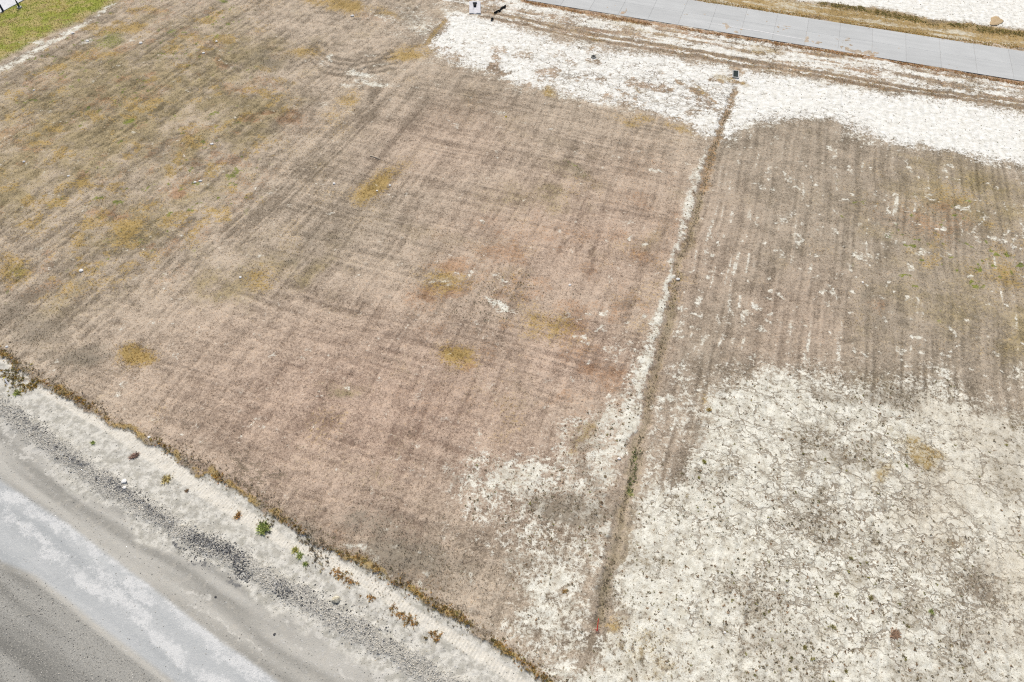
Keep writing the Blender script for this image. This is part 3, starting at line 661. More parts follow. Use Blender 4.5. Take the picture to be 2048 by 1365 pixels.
# dried water line along the near lane
def strip(name, pts, wd, z, mat, **kw):
    bm = bmesh.new(); L = []
    P = [Vector((*g(*p), 0)) for p in pts]
    for i, p in enumerate(P):
        d = (P[min(i + 1, len(P) - 1)] - P[max(i - 1, 0)]).normalized(); n_ = Vector((-d.y, d.x, 0))
        ww = wd * (.25 + .75 * math.sin(math.pi * (i + .5) / len(P)))
        L.append([bm.verts.new((p + n_ * s * ww * .5 + Vector((0, 0, z)))) for s in (-1, 1)])
    for a, c in zip(L[:-1], L[1:]): bm.faces.new((a[0], a[1], c[1], c[0]))
    me = bpy.data.meshes.new(name); bm.to_mesh(me); bm.free()
    return tag(link(name, me, mat), **kw)
strip('road_marking', [(1400,45),(1440,51),(1480,58),(1520,64),(1560,72),(1600,79),(1625,84)], .22, .076, plain_material('pale_scrape', (.55, .56, .55), (.64, .64, .63), 3), kind='structure')

# pavement in the far left corner
bm = bmesh.new()
pA = [g(-160, 120), g(0, 28), g(55, -2), g(150, -50), g(-100, -90)]
top = [bm.verts.new((x, y, .13)) for x, y in pA]; bot = [bm.verts.new((x, y, -.1)) for x, y in pA]
bm.faces.new(top[::-1] if False else top)
for i in range(5): bm.faces.new((bot[i], bot[(i + 1) % 5], top[(i + 1) % 5], top[i]))
bmesh.ops.recalc_face_normals(bm, faces=bm.faces)
me = bpy.data.meshes.new('pavement'); bm.to_mesh(me); bm.free()
tag(link('pavement', me, plain_material('pavement_concrete', (.56, .57, .57), (.64, .65, .65), 1.2)), kind='structure')

# ------------------------------------------------------------------ vegetation and stones as stuff
def blades(P, col, nb, hgt, spread, wd, seed, jitcol=.25, lean=1.0):
    """P (n,3) tuft bases, per-tuft colour/height/spread -> one mesh of leaning blades"""
    r = np.random.default_rng(seed); n = len(P)
    P = np.repeat(P, nb, 0); col = np.repeat(col, nb, 0)
    h = np.repeat(hgt, nb) * r.uniform(.5, 1.15, n * nb); s = np.repeat(spread, nb) * r.uniform(.3, 1.1, n * nb); wd = np.repeat(wd, nb) * r.uniform(.6, 1.2, n * nb)
    a = r.uniform(0, 2 * np.pi, n * nb)
    d = np.stack([np.cos(a), np.sin(a), np.zeros(n * nb)], 1); q = np.stack([-np.sin(a), np.cos(a), np.zeros(n * nb)], 1)
    base = P + d * (s * .15)[:, None]
    tip = P + d * (s * lean)[:, None] + np.array((0, 0, 1)) * h[:, None]
    mid = P + d * (s * .55)[:, None] + np.array((0, 0, 1)) * (h * .75)[:, None]
    V = np.stack([base - q * wd[:, None] * .35, base + q * wd[:, None] * .35, mid + q * wd[:, None] * .5, tip, mid - q * wd[:, None] * .5], 1).reshape(-1, 3)
    F = np.arange(len(V)).reshape(-1, 5)
    c = col * (1 + r.uniform(-jitcol, jitcol, n * nb))[:, None]
    C = np.repeat(np.concatenate([np.clip(c, 0, 1), np.ones((n * nb, 1))], 1), 5, 0)
    return V, F, C
def scatter(n, box_px, seed):
    """uniform on the ground inside a surveyed box"""
    r = np.random.default_rng(seed)
    x0, yb0, x1, yb1 = box_px
    c = [g(x0, yb0), g(x1, yb0), g(x0, yb1), g(x1, yb1)]
    X = r.uniform(min(p[0] for p in c), max(p[0] for p in c), n); Y = r.uniform(min(p[1] for p in c), max(p[1] for p in c), n)
    u, v = inv(X, Y); k = (u > x0) & (u < x1) & (v > yb0) & (v < yb1)
    return X[k], Y[k]
TM = tint_material('dry_leaf')
def stuff(name, parts, label, cat, mat=TM):
    V = np.concatenate([p[0] for p in parts]); C = np.concatenate([p[2] for p in parts])
    off = np.cumsum([0] + [len(p[0]) for p in parts[:-1]]); F = np.concatenate([p[1] + o for p, o in zip(parts, off)])
    return tag(link(name, np_mesh(name, V, F, {'tint': C}), mat), label, cat, kind='stuff')
def mixc(a, b, t): return a * (1 - t[:, None]) + b * t[:, None]
def c3(*v): return np.array(v, float)

r = np.random.default_rng(21)
# 1 dry turf over both lots
X, Y = scatter(420000, (-150, -60, 2200, 1460), 5)
cl_, oc, ol, gr, dk, ru, sh, la, tn, rl, pv = lookup(['clay', 'ochre', 'olive', 'green', 'dark', 'rust', 'shoulder', 'lawn', 'tone', 'rlot', 'pave'], X, Y)
u, v = inv(X, Y); P2 = np.stack([X, Y], 1)
off_s = (P2 - o0) @ nrm
onroad = (off_s > -.05) & (off_s < WID + .05)
keep = (r.random(len(X)) < np.clip(1 - cl_ * 1.35, 0, 1)) & (sh < .5 - .0) & (la < .4) & ~onroad & (pv < .3)
X, Y, cl_, oc, ol, gr, dk, ru, tn, rl = [q[keep] for q in (X, Y, cl_, oc, ol, gr, dk, ru, tn, rl)]
cb = .62 + .9 * fbm(X, Y, 951, .5, 3, .6)
col = np.tile(c3(.475, .386, .295), (len(X), 1)) * cb[:, None] * (.5 + 1.0 * tn[:, None]) * r.uniform(.75, 1.25, (len(X), 1))
col = mixc(col, c3(.32, .265, .14) * r.uniform(.6, 1.4, (len(X), 1)), np.clip(ol * .85, 0, 1))
col = mixc(col, c3(.22, .195, .15) * r.uniform(.6, 1.4, (len(X), 1)), np.clip(dk * .75, 0, 1))
col = mixc(col, c3(.46, .28, .15) * r.uniform(.6, 1.4, (len(X), 1)), np.clip(ru * .6, 0, 1))
col = mixc(col, c3(.50, .35, .11) * r.uniform(.6, 1.4, (len(X), 1)), np.clip(oc * .8, 0, 1))
col = mixc(col, c3(.22, .27, .06) * r.uniform(.6, 1.4, (len(X), 1)), np.clip(gr * .9, 0, 1))
hh = (.35 + 1.3 * fbm(X, Y, 961, .6, 2)) * .02 + .025 * r.random(len(X)) + .02 * oc + .02 * dk
stuff('dry_grass', [blades(np.stack([X, Y, ground_z(X, Y) - .005], 1), col, 4, hh, .05 + .06 * r.random(len(X)), np.full(len(X), .035), 6, .18)],
      'short dry brown mown grass covering the open lots', 'dry grass')
# 2 lawn in the far left corner
X, Y = scatter(60000, (-150, -60, 330, 260), 15)
la, pv = lookup(['lawn', 'pave'], X, Y); k = (la > .35) & (pv < .3); X, Y = X[k], Y[k]
gg = sstep(.36, .60, fbm(X, Y, 901, 4, 4, .6)); g2 = sstep(.5, .66, fbm(X, Y, 931, 3, 4, .6))
col = mixc(mixc(np.tile(c3(.58, .50, .15), (len(X), 1)), c3(.38, .42, .09), gg), c3(.50, .39, .22), g2 * .8) * r.uniform(.65, 1.35, (len(X), 1))
stuff('lawn_grass', [blades(np.stack([X, Y, ground_z(X, Y)], 1), col, 5, np.full(len(X), .07), np.full(len(X), .08), np.full(len(X), .04), 16)],
      'yellow green lawn strip beside the pale pavement in the far left corner', 'grass')
# 3 small weeds dotted over the white clay
X, Y = scatter(90000, (820, -40, 2200, 1460), 25)
cl_, sh, e_, f_, tc2, dk, oc, vs_, nc_, sw_, bk = lookup(['clay', 'shoulder', 'e', 'f', 'topclay', 'dark', 'ochre', 'vs', 'nc', 'sweep', 'bank'], X, Y)
dn = fbm(X, Y, 921, 4, 3, .6)
dens = np.clip(e_ * .62 * (1 - .85 * sw_) + f_ * .7 + tc2 * .42 * (.2 + dn) + .25 * vs_ + .10 * nc_ + .5 * bk, 0, .8) * (.15 + 1.5 * np.clip(dn - .15, 0, 1))
k = (r.random(len(X)) < dens) & (cl_ > .3) & (sh < .5)
off_s = (np.stack([X, Y], 1) - o0) @ nrm; k &= ~((off_s > -.1) & (off_s < WID + .1))
X, Y, tc2, dk, oc = X[k], Y[k], tc2[k], dk[k], oc[k]
t1 = r.random(len(X)); pal = np.where((t1 < .55)[:, None], c3(.27, .23, .15), np.where((t1 < .85)[:, None], c3(.34, .24, .15), c3(.27, .25, .10)))
sz = (.045 + .09 * r.random(len(X)) ** 2.2) * (1 - .25 * tc2) * (1 + .5 * dk)
stuff('clay_weeds', [blades(np.stack([X, Y, ground_z(X, Y)], 1), pal * r.uniform(.7, 1.4, (len(X), 1)), 7, sz * .4, sz, sz * .6, 26)],
      'tiny dark and rusty weeds dotted over the bare white clay', 'weeds')
# 4 taller ragged weeds: lot edge, ditch, road verges, ochre patches
parts = []
def along(pts, n, sp, seed):
    rr = np.random.default_rng(seed); P = np.array([g(p[0], p[1]) for p in pts]); L = np.r_[0, np.cumsum(np.linalg.norm(np.diff(P, axis=0), axis=1))]
    s = rr.uniform(0, L[-1], n); x = np.interp(s, L, P[:, 0]); y = np.interp(s, L, P[:, 1])
    return x + rr.normal(0, sp, n), y + rr.normal(0, sp, n)
def add_weeds(X, Y, palette, hgt, seed, nb=9, thr=None, sc=1.0):
    rr = np.random.default_rng(seed)
    if thr is not None:
        k = fbm(X, Y, seed + 50, 2.2, 3, .65) > thr; X, Y = X[k], Y[k]
    c = np.clip(np.array(palette)[rr.integers(0, len(palette), len(X))] * rr.uniform(.8, 1.7, (len(X), 1)), 0, .8)
    s = hgt * (.4 + rr.random(len(X)))
    parts.append(blades(np.stack([X, Y, ground_z(X, Y)], 1), c, nb, s * .7, s * 1.0 * sc, s * .22, seed))
OC = [(.50, .33, .11), (.42, .29, .09), (.28, .21, .09), (.20, .165, .08), (.33, .29, .10), (.44, .26, .11)]
DKP = [(.24, .205, .15), (.32, .27, .19), (.38, .32, .24), (.28, .25, .15), (.45, .38, .28)]
ex = [(x + 6, y - 6) for x, y in EDGE[1:-1]]
X, Y = along(ex, 9000, .26, 141); add_weeds(X, Y, OC + DKP, .055, 142, nb=5, thr=.40)
X, Y = along(ex, 3600, .18, 41); add_weeds(X, Y, OC, .12, 42, thr=.47)
X, Y = along([(x + 12, y - 11) for x, y in EDGE[1:-1]], 2600, .35, 43); add_weeds(X, Y, DKP, .10, 44, thr=.47)
X, Y = along([(530,1030),(575,1062),(620,1095),(650,1125)], 380, .40, 45); add_weeds(X, Y, DKP + [(.12, .11, .08)], .12, 46, thr=.42)
X, Y = along([(665,1138),(700,1165),(745,1192),(790,1220),(815,1238),(850,1262),(880,1275)], 420, .18, 47); add_weeds(X, Y, [(.52, .32, .12), (.42, .27, .1), (.34, .26, .11)], .13, 48, thr=.44)
X, Y = along([(0,735),(40,765),(90,780)], 420, .5, 49); add_weeds(X, Y, OC[1:5], .15, 50, thr=.45)
X, Y = along([(p[0], p[1]) for p in DITCH], 1700, .17, 51); add_weeds(X, Y, DKP + [(.2, .21, .09)], .08, 52, thr=.44)
X, Y = along([(1270,900),(1262,990)], 90, .18, 53); add_weeds(X, Y, [(.2, .26, .1), (.26, .3, .13), (.2, .2, .1)], .11, 54)
X, Y = along([(1050,4),(1179,30),(1360,58),(1536,85),(1676,108),(1809,128),(2048,170),(2200,190)], 5000, .22, 55); add_weeds(X, Y, [(.52, .32, .16), (.46, .29, .14), (.4, .31, .16)], .10, 56, thr=.4)
X, Y = along([(x, y - 3) for x, y in ROAD_UP][::-1] , 4000, .35, 57); add_weeds(X, Y, [(.52, .35, .15), (.46, .33, .12), (.36, .31, .12)], .11, 58, thr=.35)
X, Y = along([(1640,6),(1720,18),(1800,34),(1860,44),(1960,58),(2060,72),(2250,95)], 3000, .5, 59); add_weeds(X, Y, [(.3, .27, .1), (.42, .32, .13), (.24, .22, .09)], .14, 60, thr=.42)
X, Y = along([(1000,38),(1120,66),(1300,98),(1480,128),(1660,156),(1860,188),(2060,214)], 3500, .8, 61); add_weeds(X, Y, [(.44, .32, .17), (.34, .26, .15), (.3, .27, .12), (.5, .32, .17)], .08, 62, thr=.52)
for (cx, cy, n, sp) in ((265,716,500,1.1),(915,716,900,1.4),(760,362,700,2.0),(1100,655,500,1.6),(820,106,500,2.0),(22,545,700,1.5),(250,458,500,1.8),(182,106,400,1.8),(265,54,300,1.5),(680,8,700,3.2),
                       (860,590,600,1.8),(1830,905,300,1.3),(1300,1300,400,1.1),(1170,880,150,.7),(1330,1100,0,1),(1285,245,400,2.5)):
    if not n: continue
    x, y = g(cx, cy); rr = np.random.default_rng(cx); X = x + rr.normal(0, sp, n); Y = y + rr.normal(0, sp, n)
    add_weeds(X, Y, OC[:3] + [OC[4]], .06, cx + 1, nb=5, thr=.5)
for (cx, cy, n, sp) in ((800,1100,1500,2.6),(1130,1022,900,1.6),(1000,950,300,1.1),(900,1150,500,1.5),(1790,798,500,1.1),(1665,912,300,.8),(1960,1170,500,1.2),(1900,1270,800,2.0),(1500,1195,500,1.8),(1550,1290,700,2.0),(170,722,500,1.3),(60,650,700,2.2),(1240,1150,300,.8),(1870,1130,300,1.1),(1620,1050,200,.8)):
    x, y = g(cx, cy); rr = np.random.default_rng(cx + 3); X = x + rr.normal(0, sp, n); Y = y + rr.normal(0, sp, n)
    add_weeds(X, Y, DKP, .075, cx + 5, nb=5, thr=.48)
X, Y = scatter(26000, (-60, 740, 1100, 1420), 171)
sh, rd_, bm_ = lookup(['shoulder', 'road', 'berm'], X, Y); wv_ = fbm(X, Y, 175, 2.4, 4, .65)
k = (sh > .5) & (rd_ < .35) & (r.random(len(X)) < .6 * np.clip(wv_ - .50, 0, 1) * 3); X, Y = X[k], Y[k]
add_weeds(X, Y, [(.40, .33, .20), (.30, .25, .15), (.46, .34, .18), (.26, .24, .14)], .045, 176, nb=5)
for (cx, cy, n, sp) in ((985,590,130,1.7),(1040,575,60,1.2),(955,625,60,1.2),(1150,580,20,.6),(1400,1040,60,1.2),(1410,955,50,.9)):
    x, y = g(cx, cy); rr = np.random.default_rng(cx + 9); X = x + rr.normal(0, sp, n); Y = y + rr.normal(0, sp, n)
    add_weeds(X, Y, [(.14, .15, .09), (.18, .18, .10)], .085, cx + 11, nb=7)
stuff('dry_weeds', parts, 'ragged ochre and dark dead weeds along the lot edge, ditch and verges', 'weeds')

# 5 gravel
def pebbles(P, size, col, seed):
    r = np.random.default_rng(seed); n = len(P)
    base = np.array([(1, 0, 0), (0, 1, 0), (-1, 0, 0), (0, -1, 0), (0, 0, 1), (0, 0, -.6)], float)
    a = r.uniform(0, 6.28, n); ca, sa = np.cos(a), np.sin(a)
    B = base[None] * (1 + r.uniform(-.35, .35, (n, 6, 1))) * np.stack([size, size * r.uniform(.55, 1, n), size * r.uniform(.4, .8, n)], 1)[:, None]
    W = B.copy(); W[..., 0] = B[..., 0] * ca[:, None] - B[..., 1] * sa[:, None]; W[..., 1] = B[..., 0] * sa[:, None] + B[..., 1] * ca[:, None]
    V = (W + P[:, None]).reshape(-1, 3)
    f = np.array([(0, 1, 4), (1, 2, 4), (2, 3, 4), (3, 0, 4), (1, 0, 5), (2, 1, 5), (3, 2, 5), (0, 3, 5)])
    F = (np.arange(n)[:, None, None] * 6 + f[None]).reshape(-1, 3)
    C = np.repeat(np.concatenate([np.clip(col * r.uniform(.75, 1.25, (n, 1)), 0, 1), np.ones((n, 1))], 1), 6, 0)
    return V, F, C
SM = tint_material('loose_stone', .15, leaf=False)
gp_ = []
X, Y = along([(p[0], p[1]) for p in BERM[1:-1]], 16000, .42, 71)
t1 = r.random(len(X)); pal = np.where((t1 < .55)[:, None], c3(.60, .565, .48), np.where((t1 < .82)[:, None], c3(.42, .41, .37), np.where((t1 < .93)[:, None], c3(.22, .22, .21), c3(.72, .71, .68))))
sz = .015 + .05 * r.random(len(X)) ** 3; gp_.append(pebbles(np.stack([X, Y, ground_z(X, Y) + sz * .2], 1), sz, pal, 72))
X, Y = scatter(90000, (-150, 780, 1050, 1460), 73)
co_, rd_, ba_, sh = lookup(['corner', 'road', 'band', 'shoulder'], X, Y)
k = r.random(len(X)) < np.where(co_ > .5, .55, np.where(ba_ > .5, .05, .22)) * (sh > .5); X, Y, co_ = X[k], Y[k], co_[k]
t1 = r.random(len(X)); pal = np.where((t1 < .5)[:, None], c3(.46, .44, .38), np.where((t1 < .85)[:, None], c3(.24, .23, .21), c3(.62, .6, .54)))
sz = .012 + .035 * r.random(len(X)) ** 3 + .012 * co_ * r.random(len(X)); gp_.append(pebbles(np.stack([X, Y, ground_z(X, Y) + sz * .2], 1), sz, pal, 74))
stuff('gravel', gp_, 'loose grey and tan gravel heaped along the dirt road edge', 'gravel', SM)
ap = []
for pts, n, sp in (([(378,1072),(410,1080),(450,1100),(490,1120)], 1500, .28), ([(560,1165),(576,1190)], 260, .3), ([(20,810),(70,850),(110,900),(170,935)], 420, .35), ([(195,955),(260,985),(345,1050)], 550, .28),
                   ([(470,1135),(495,1158)], 250, .25), ([(590,1172),(700,1230),(800,1290)], 300, .4), ([(350,1085),(420,1130)], 160, .3)):
    X, Y = along(pts, n, sp, 81 + n); sz = .02 + .06 * r.random(n) ** 2.6
    ap.append(pebbles(np.stack([X, Y, ground_z(X, Y) + sz * .2], 1), sz, np.where((r.random(n) < .55)[:, None], c3(.09, .09, .092), c3(.26, .26, .255)), 82 + n))
stuff('asphalt_crumbs', ap, 'black broken asphalt crumbs strewn along the gravel ridge', 'asphalt rubble', SM)

# ------------------------------------------------------------------ single things
def bm_obj(name, bm, mat, parent=None, smooth=False):
    me = bpy.data.meshes.new(name); bm.normal_update(); bm.to_mesh(me); bm.free()
    if smooth: me.polygons.foreach_set('use_smooth', np.ones(len(me.polygons), bool))
    return link(name, me, mat, parent)
def cyl(bm, p0, p1, r0, r1=None, n=12, cap=True):
    r1 = r0 if r1 is None else r1
    p0, p1 = Vector(p0), Vector(p1); d = (p1 - p0).normalized(); a = d.orthogonal().normalized(); c = d.cross(a)
    A = [bm.verts.new(p0 + (a * math.cos(6.2832 * i / n) + c * math.sin(6.2832 * i / n)) * r0) for i in range(n)]
    B_ = [bm.verts.new(p1 + (a * math.cos(6.2832 * i / n) + c * math.sin(6.2832 * i / n)) * r1) for i in range(n)]
    for i in range(n): bm.faces.new((A[i], A[(i + 1) % n], B_[(i + 1) % n], B_[i]))
    if cap: bm.faces.new(A[::-1]); bm.faces.new(B_)
def bx(bm, x0, x1, y0, y1, z0, z1):
    v = [bm.verts.new((x, y, z)) for z in (z0, z1) for x, y in ((x0, y0), (x1, y0), (x1, y1), (x0, y1))]
    for f in ((3, 2, 1, 0), (4, 5, 6, 7), (0, 1, 5, 4), (1, 2, 6, 5), (2, 3, 7, 6), (3, 0, 4, 7)): bm.faces.new([v[i] for i in f])

rockm = plain_material('white_rock', (.66, .65, .61), (.84, .83, .80), 9, bump=.5)
tanm = plain_material('tan_rock', (.42, .38, .27), (.68, .63, .50), 7, bump=.6)
def rock(px, py, size, label, mat=rockm, name='rock', flat=.6, group='white rocks lying on the lots'):
    rr = random.Random(px * 7 + py); s = size * mpp(px, py) * .43
    bm = bmesh.new(); bmesh.ops.create_icosphere(bm, subdivisions=2, radius=1)
    ax = [Vector((rr.gauss(0, 1), rr.gauss(0, 1), rr.gauss(0, 1))).normalized() for _ in range(7)]
    for v in bm.verts:
        for a in ax:                                       # chop facets
            d = v.co.dot(a) - .72
            if d > 0: v.co -= a * d * .85
        v.co.x *= s * rr.uniform(.97, 1.03); v.co.y *= s * 1.15; v.co.z *= s * flat
    bmesh.ops.rotate(bm, verts=bm.verts, cent=(0, 0, 0), matrix=__import__('mathutils').Matrix.Rotation(rr.uniform(0, 6), 3, 'Z'))
    o = bm_obj(name, bm, mat); o.location = gp(px, py, s * flat * .35)
    return tag(o, label, 'rock', group)
for a in [
    (163,543,10,'bright white rock in grey brown grass right of the yellow green patch, left edge'),
    (282,87,9,'white rock just right of the green ochre grass patches in the far left field'),
    (175,83,7,'pale flat rock above an ochre patch beside the old wheel track, top left'),
    (433,84,6,'small white rock in pinkish grass near the top, uppermost left of the dark grass patch'),
    (407,107,7,'pale round rock below another white rock near the top of the left lot'),
    (146,68,7,'white rock on the brown track beside the lawn edge'),
    (68,181,5,'small pale rock on the brown strip near the left edge below the lawn'),
    (424,289,8,'white angular rock in open tan grass right of the dark olive patch'),
    (390,365,7,'left one of a close pair of white rocks below the olive patch'),
    (401,363,8,'right one of a close pair of white rocks below the olive patch'),
    (137,352,7,'white chip left of the small yellow grass spot in the left field'),
    (48,324,7,'white rock in olive grass near the left edge above the wheel lines'),
    (481,556,7,'white rock beside the dark olive weeds in the middle of the left lot'),
    (14,695,7,'white rock near the left edge just above the weedy lot edge'),
    (299,876,7,'white rock lying in the weeds of the lot edge above the tyre track'),
    (780,371,6,'white rock at the lower right tip of the ochre strip'),
    (754,382,5,'small white rock at the bottom of the ochre strip'),
    (668,368,7,'flat pale rock left of the ochre strip'),
    (705,33,8,'white rock in the rusty grass west of the concrete apron at the top'),
    (1357,557,9,'large bright white rock beside the ditch halfway down its length'),
    (1140,571,7,'white rock right of the cluster of dark weeds in the centre'),
    (1725,566,5,'small white rock in the middle of the right lot'),
    (248,963,13,'biggest white stone on the dark gravel ridge'),
    (249,976,9,'white stone just below the biggest one on the gravel ridge'),
    (1238,919,8,'white stone at the foot of the pale bank left of the green ditch weeds'),
    (1450,1265,6,'small white stone on grey speckled clay right of the red stake')]:
    rock(*a)
rock(672, 1201, 19, 'tan angular boulder on the pale shoulder beside the gravel ridge', tanm, flat=.75, group=None)
for a in ((430,1193,6,'small dark stone on the grey dirt road below the gravel'),(548,1268,6,'black stone on the blue grey dirt road near the bottom'),):
    rock(*a, plain_material('dark_stone', (.04, .04, .045), (.1, .1, .1), 9, bump=.4), group=None)
# dirt lump beyond the road
def lump():
    rr = random.Random(4); bm = bmesh.new(); bmesh.ops.create_icosphere(bm, subdivisions=4, radius=1)
    for v in bm.verts:
        a = math.atan2(v.co.y, v.co.x); k = 1 + .13 * math.sin(3 * a + 1) + .08 * math.sin(5 * a) + rr.uniform(-.05, .05)
        v.co = Vector((v.co.x * .75 * k, v.co.y * 1.5 * k, max(v.co.z, -.2) * .08))
    o = bm_obj('dirt_mound', bm, plain_material('brown_dirt', (.40, .29, .155), (.50, .385, .24), 5, bump=.8), smooth=True)
    o.location = gp(1992, 43, .02); o.rotation_euler.z = R(-35)
    tag(o, 'low brown dirt mound on the white clay beyond the concrete road', 'dirt mound')
lump()

# green weed plants
gm = tint_material('green_leaf')
def plant(px, py, size, label, palette, n=60, hk=.8, grp='green weeds growing on the road shoulder'):
    rr = np.random.default_rng(px); s = size * mpp(px, py) * .5; n = int(n * .5)
    t = gp(px, py)
    P = np.zeros((n, 3)); P[:, 0] = rr.normal(0, s * .32, n); P[:, 1] = rr.normal(0, s * .36, n)
    c = np.array(palette)[rr.integers(0, len(palette), n)] * rr.uniform(.7, 1.3, (n, 1))
    V, F, C = blades(P, np.clip(c * 1.25, 0, .8), 5, np.full(n, s * hk * .6), np.full(n, s * .8), np.full(n, s * .15), px + 1)
    o = link('weed_plant', np_mesh('weed_plant', V, F, {'tint': C}), gm); o.location = t
    return tag(o, label, 'weed', grp)
GP = [(.30, .38, .12), (.38, .44, .16), (.46, .47, .2), (.26, .31, .11)]
YP = [(.46, .48, .15), (.5, .48, .2), (.36, .4, .12), (.46, .34, .14)]
plant(527, 1057, 26, 'largest bright green grassy weed, beside the dark dead weeds on the shoulder', GP, 90)
plant(590, 1100, 15, 'yellow green weed, upper end of the row on the shoulder', YP, 50)
plant(600, 1112, 15, 'green leafy weed in the middle of the row on the shoulder', GP, 50)
plant(610, 1127, 13, 'green weed at the lower end of the row on the shoulder', GP, 45)
plant(33, 785, 16, 'green weed on the pale shoulder near the left edge, below the white post', GP, 50)
plant(186, 886, 11, 'small green weed alone on the shoulder above the tyre track start', GP, 40)
plant(333, 960, 22, 'yellow ochre bushy weed on the pale shoulder between gravel and tyre track', [(.5, .43, .2), (.44, .36, .16), (.55, .46, .24)], 30)
plant(372, 981, 12, 'rusty dead weed right of the yellow bushy one on the shoulder', [(.38, .25, .14), (.28, .2, .12)], 20)
plant(268, 913, 22, 'purplish brown dead weed on the shoulder beside the tyre track', [(.3, .21, .17), (.22, .16, .13), (.36, .25, .2)], 30, .5)
plant(475, 1030, 20, 'rust orange weed below the tyre track, left of the bright green weed', [(.46, .28, .12), (.34, .24, .1)], 28)
plant(1860, 1225, 12, 'only green leafy weed in the cracked clay, lower right', GP, 35, grp='weeds on the right lot clay')
plant(1813, 931, 9, 'small green weed in the ochre grass streak on the right lot clay', GP, 30, grp='weeds on the right lot clay')
plant(1408, 925, 10, 'olive green weed ball on the white clay right of the ditch, uppermost', [(.34, .34, .1), (.4, .38, .14)], 40, grp='weeds on the right lot clay')
plant(1397, 957, 8, 'olive weed just below the uppermost weed ball right of the ditch', [(.34, .32, .1), (.36, .34, .13)], 30, grp='weeds on the right lot clay')
plant(1418, 821, 12, 'ochre weed on the brown tongue at the top of the cracked clay', [(.46, .34, .12), (.4, .3, .1)], 40, grp='weeds on the right lot clay')
for px, py, s_, lb in ((1702,1117,11,'upper one of the olive weeds left of the crack junction on the white clay'),(1673,1190,12,'olive weed ball left of the open crack in the white clay'),(1741,1198,11,'dark olive weed at the end of the crack right of the olive weed ball'),
        (1668,1254,12,'olive weed below the weed ball on the white clay, with bare clay round it'),(1610,1296,12,'olive weed in the grey speckled clay at the bottom'),(1692,1343,10,'olive weed near the bottom edge on the brightest clay')):
    plant(px, py, s_, lb, [(.32, .29, .1), (.25, .22, .09)], 30, .6, grp='weeds on the right lot clay')
plant(1790, 1270, 20, 'broad brown dead weed mat where the clay cracks meet, lower right', [(.32, .22, .15), (.38, .27, .19)], 90, .25, grp='weeds on the right lot clay')
plant(1130, 1184, 11, 'ochre weed on the white clay left of the red stake', [(.33, .22, .08), (.4, .28, .12)], 35, .5, grp='weeds on the right lot clay')

# ---- red marker stake
redm = plain_material('red_paint', (.66, .05, .035), (.78, .09, .06), 12, .5)
conc = plain_material('weathered_concrete', (.36, .36, .34), (.50, .50, .48), 3, bump=.2)
dkm = plain_material('painted_void_shade', (.008, .009, .009), (.02, .02, .02), 3)  # near-black colour painted for the shade inside openings
o = empty('marker_stake', gp(1194, 1262)); tag(o, 'leaning red survey stake with a ribbon at its foot beside the ditch end', 'stake')
bm = bmesh.new(); cyl(bm, (-.02, -.08, -.06), (.09, .55, .52), .034, .028, 8); cyl(bm, (.09, .55, .52), (.097, .58, .55), .028, .006, 8); bm_obj('stake_pole', bm, redm, o)
bm = bmesh.new()
for k in range(7):
    a = k * .9; c, s_ = math.cos(a), math.sin(a)
    v = [bm.verts.new(q) for q in ((c * .02, s_ * .02, .22), (c * .02, s_ * .02, .14), (c * .13, s_ * .13, .09), (c * .22, s_ * .22 - .04, .03 + .01 * k), (c * .12, s_ * .12, .16))]
    bm.faces.new(v)
bm_obj('ribbon', bm, redm, o)
# ---- white post with yellow top
wp = plain_material('white_plastic', (.72, .71, .70), (.84, .82, .82), 6, .5); yp = plain_material('yellow_paint', (.72, .62, .10), (.85, .76, .20), 8, .5)
o = empty('marker_post', gp(15, 767)); tag(o, 'white marker post with yellow top leaning in the weeds at the left edge', 'marker post')
o.rotation_euler = (R(-58), 0, R(42)); o.scale = (1, 1, .62)
bm = bmesh.new(); bx(bm, -.055, .055, -.02, .02, -.1, .92); bmesh.ops.bevel(bm, geom=bm.edges[:], offset=.008, segments=1, affect='EDGES'); pm = bm_obj('post', bm, wp, o)
bm = bmesh.new(); bx(bm, -.06, .06, -.025, .025, .90, 1.10); bmesh.ops.bevel(bm, geom=bm.edges[:], offset=.01, segments=1, affect='EDGES'); bm_obj('cap', bm, yp, o)
# ---- yellow pin flag
o = empty('pin_flag', gp(1012, 241)); tag(o, 'tiny yellow pin flag in the brown grass of the middle lot', 'flag')
bm = bmesh.new(); cyl(bm, (0, 0, -.05), (0, 0, .55), .008, .008, 6); bm_obj('wire', bm, yp, o)
bm = bmesh.new()
v = [bm.verts.new(q) for q in ((-.13, 0, .55), (.14, .01, .56), (.06, -.02, .35), (0, 0, .22), (-.05, 0, .36))]; bm.faces.new(v)
bmesh.ops.solidify(bm, geom=bm.faces[:], thickness=.006); bm_obj('pennant', bm, yp, o)
# ---- bleached stick
bm = bmesh.new(); p = [(-.55, .26, .05), (-.2, .12, .07), (.25, -.1, .06), (.62, -.28, .04)]
for a, b2, r0, r1 in zip(p[:-1], p[1:], (.05, .045, .04), (.045, .04, .025)): cyl(bm, a, b2, r0, r1, 8)
cyl(bm, (-.2, .12, .07), (-.05, .3, .12), .025, .01, 6)
o = bm_obj('stick', bm, plain_material('bleached_wood', (.50, .43, .33), (.66, .58, .46), 10)); o.location = gp(750, 316)
tag(o, 'pale bleached stick lying in the grass above the ochre strip', 'stick')
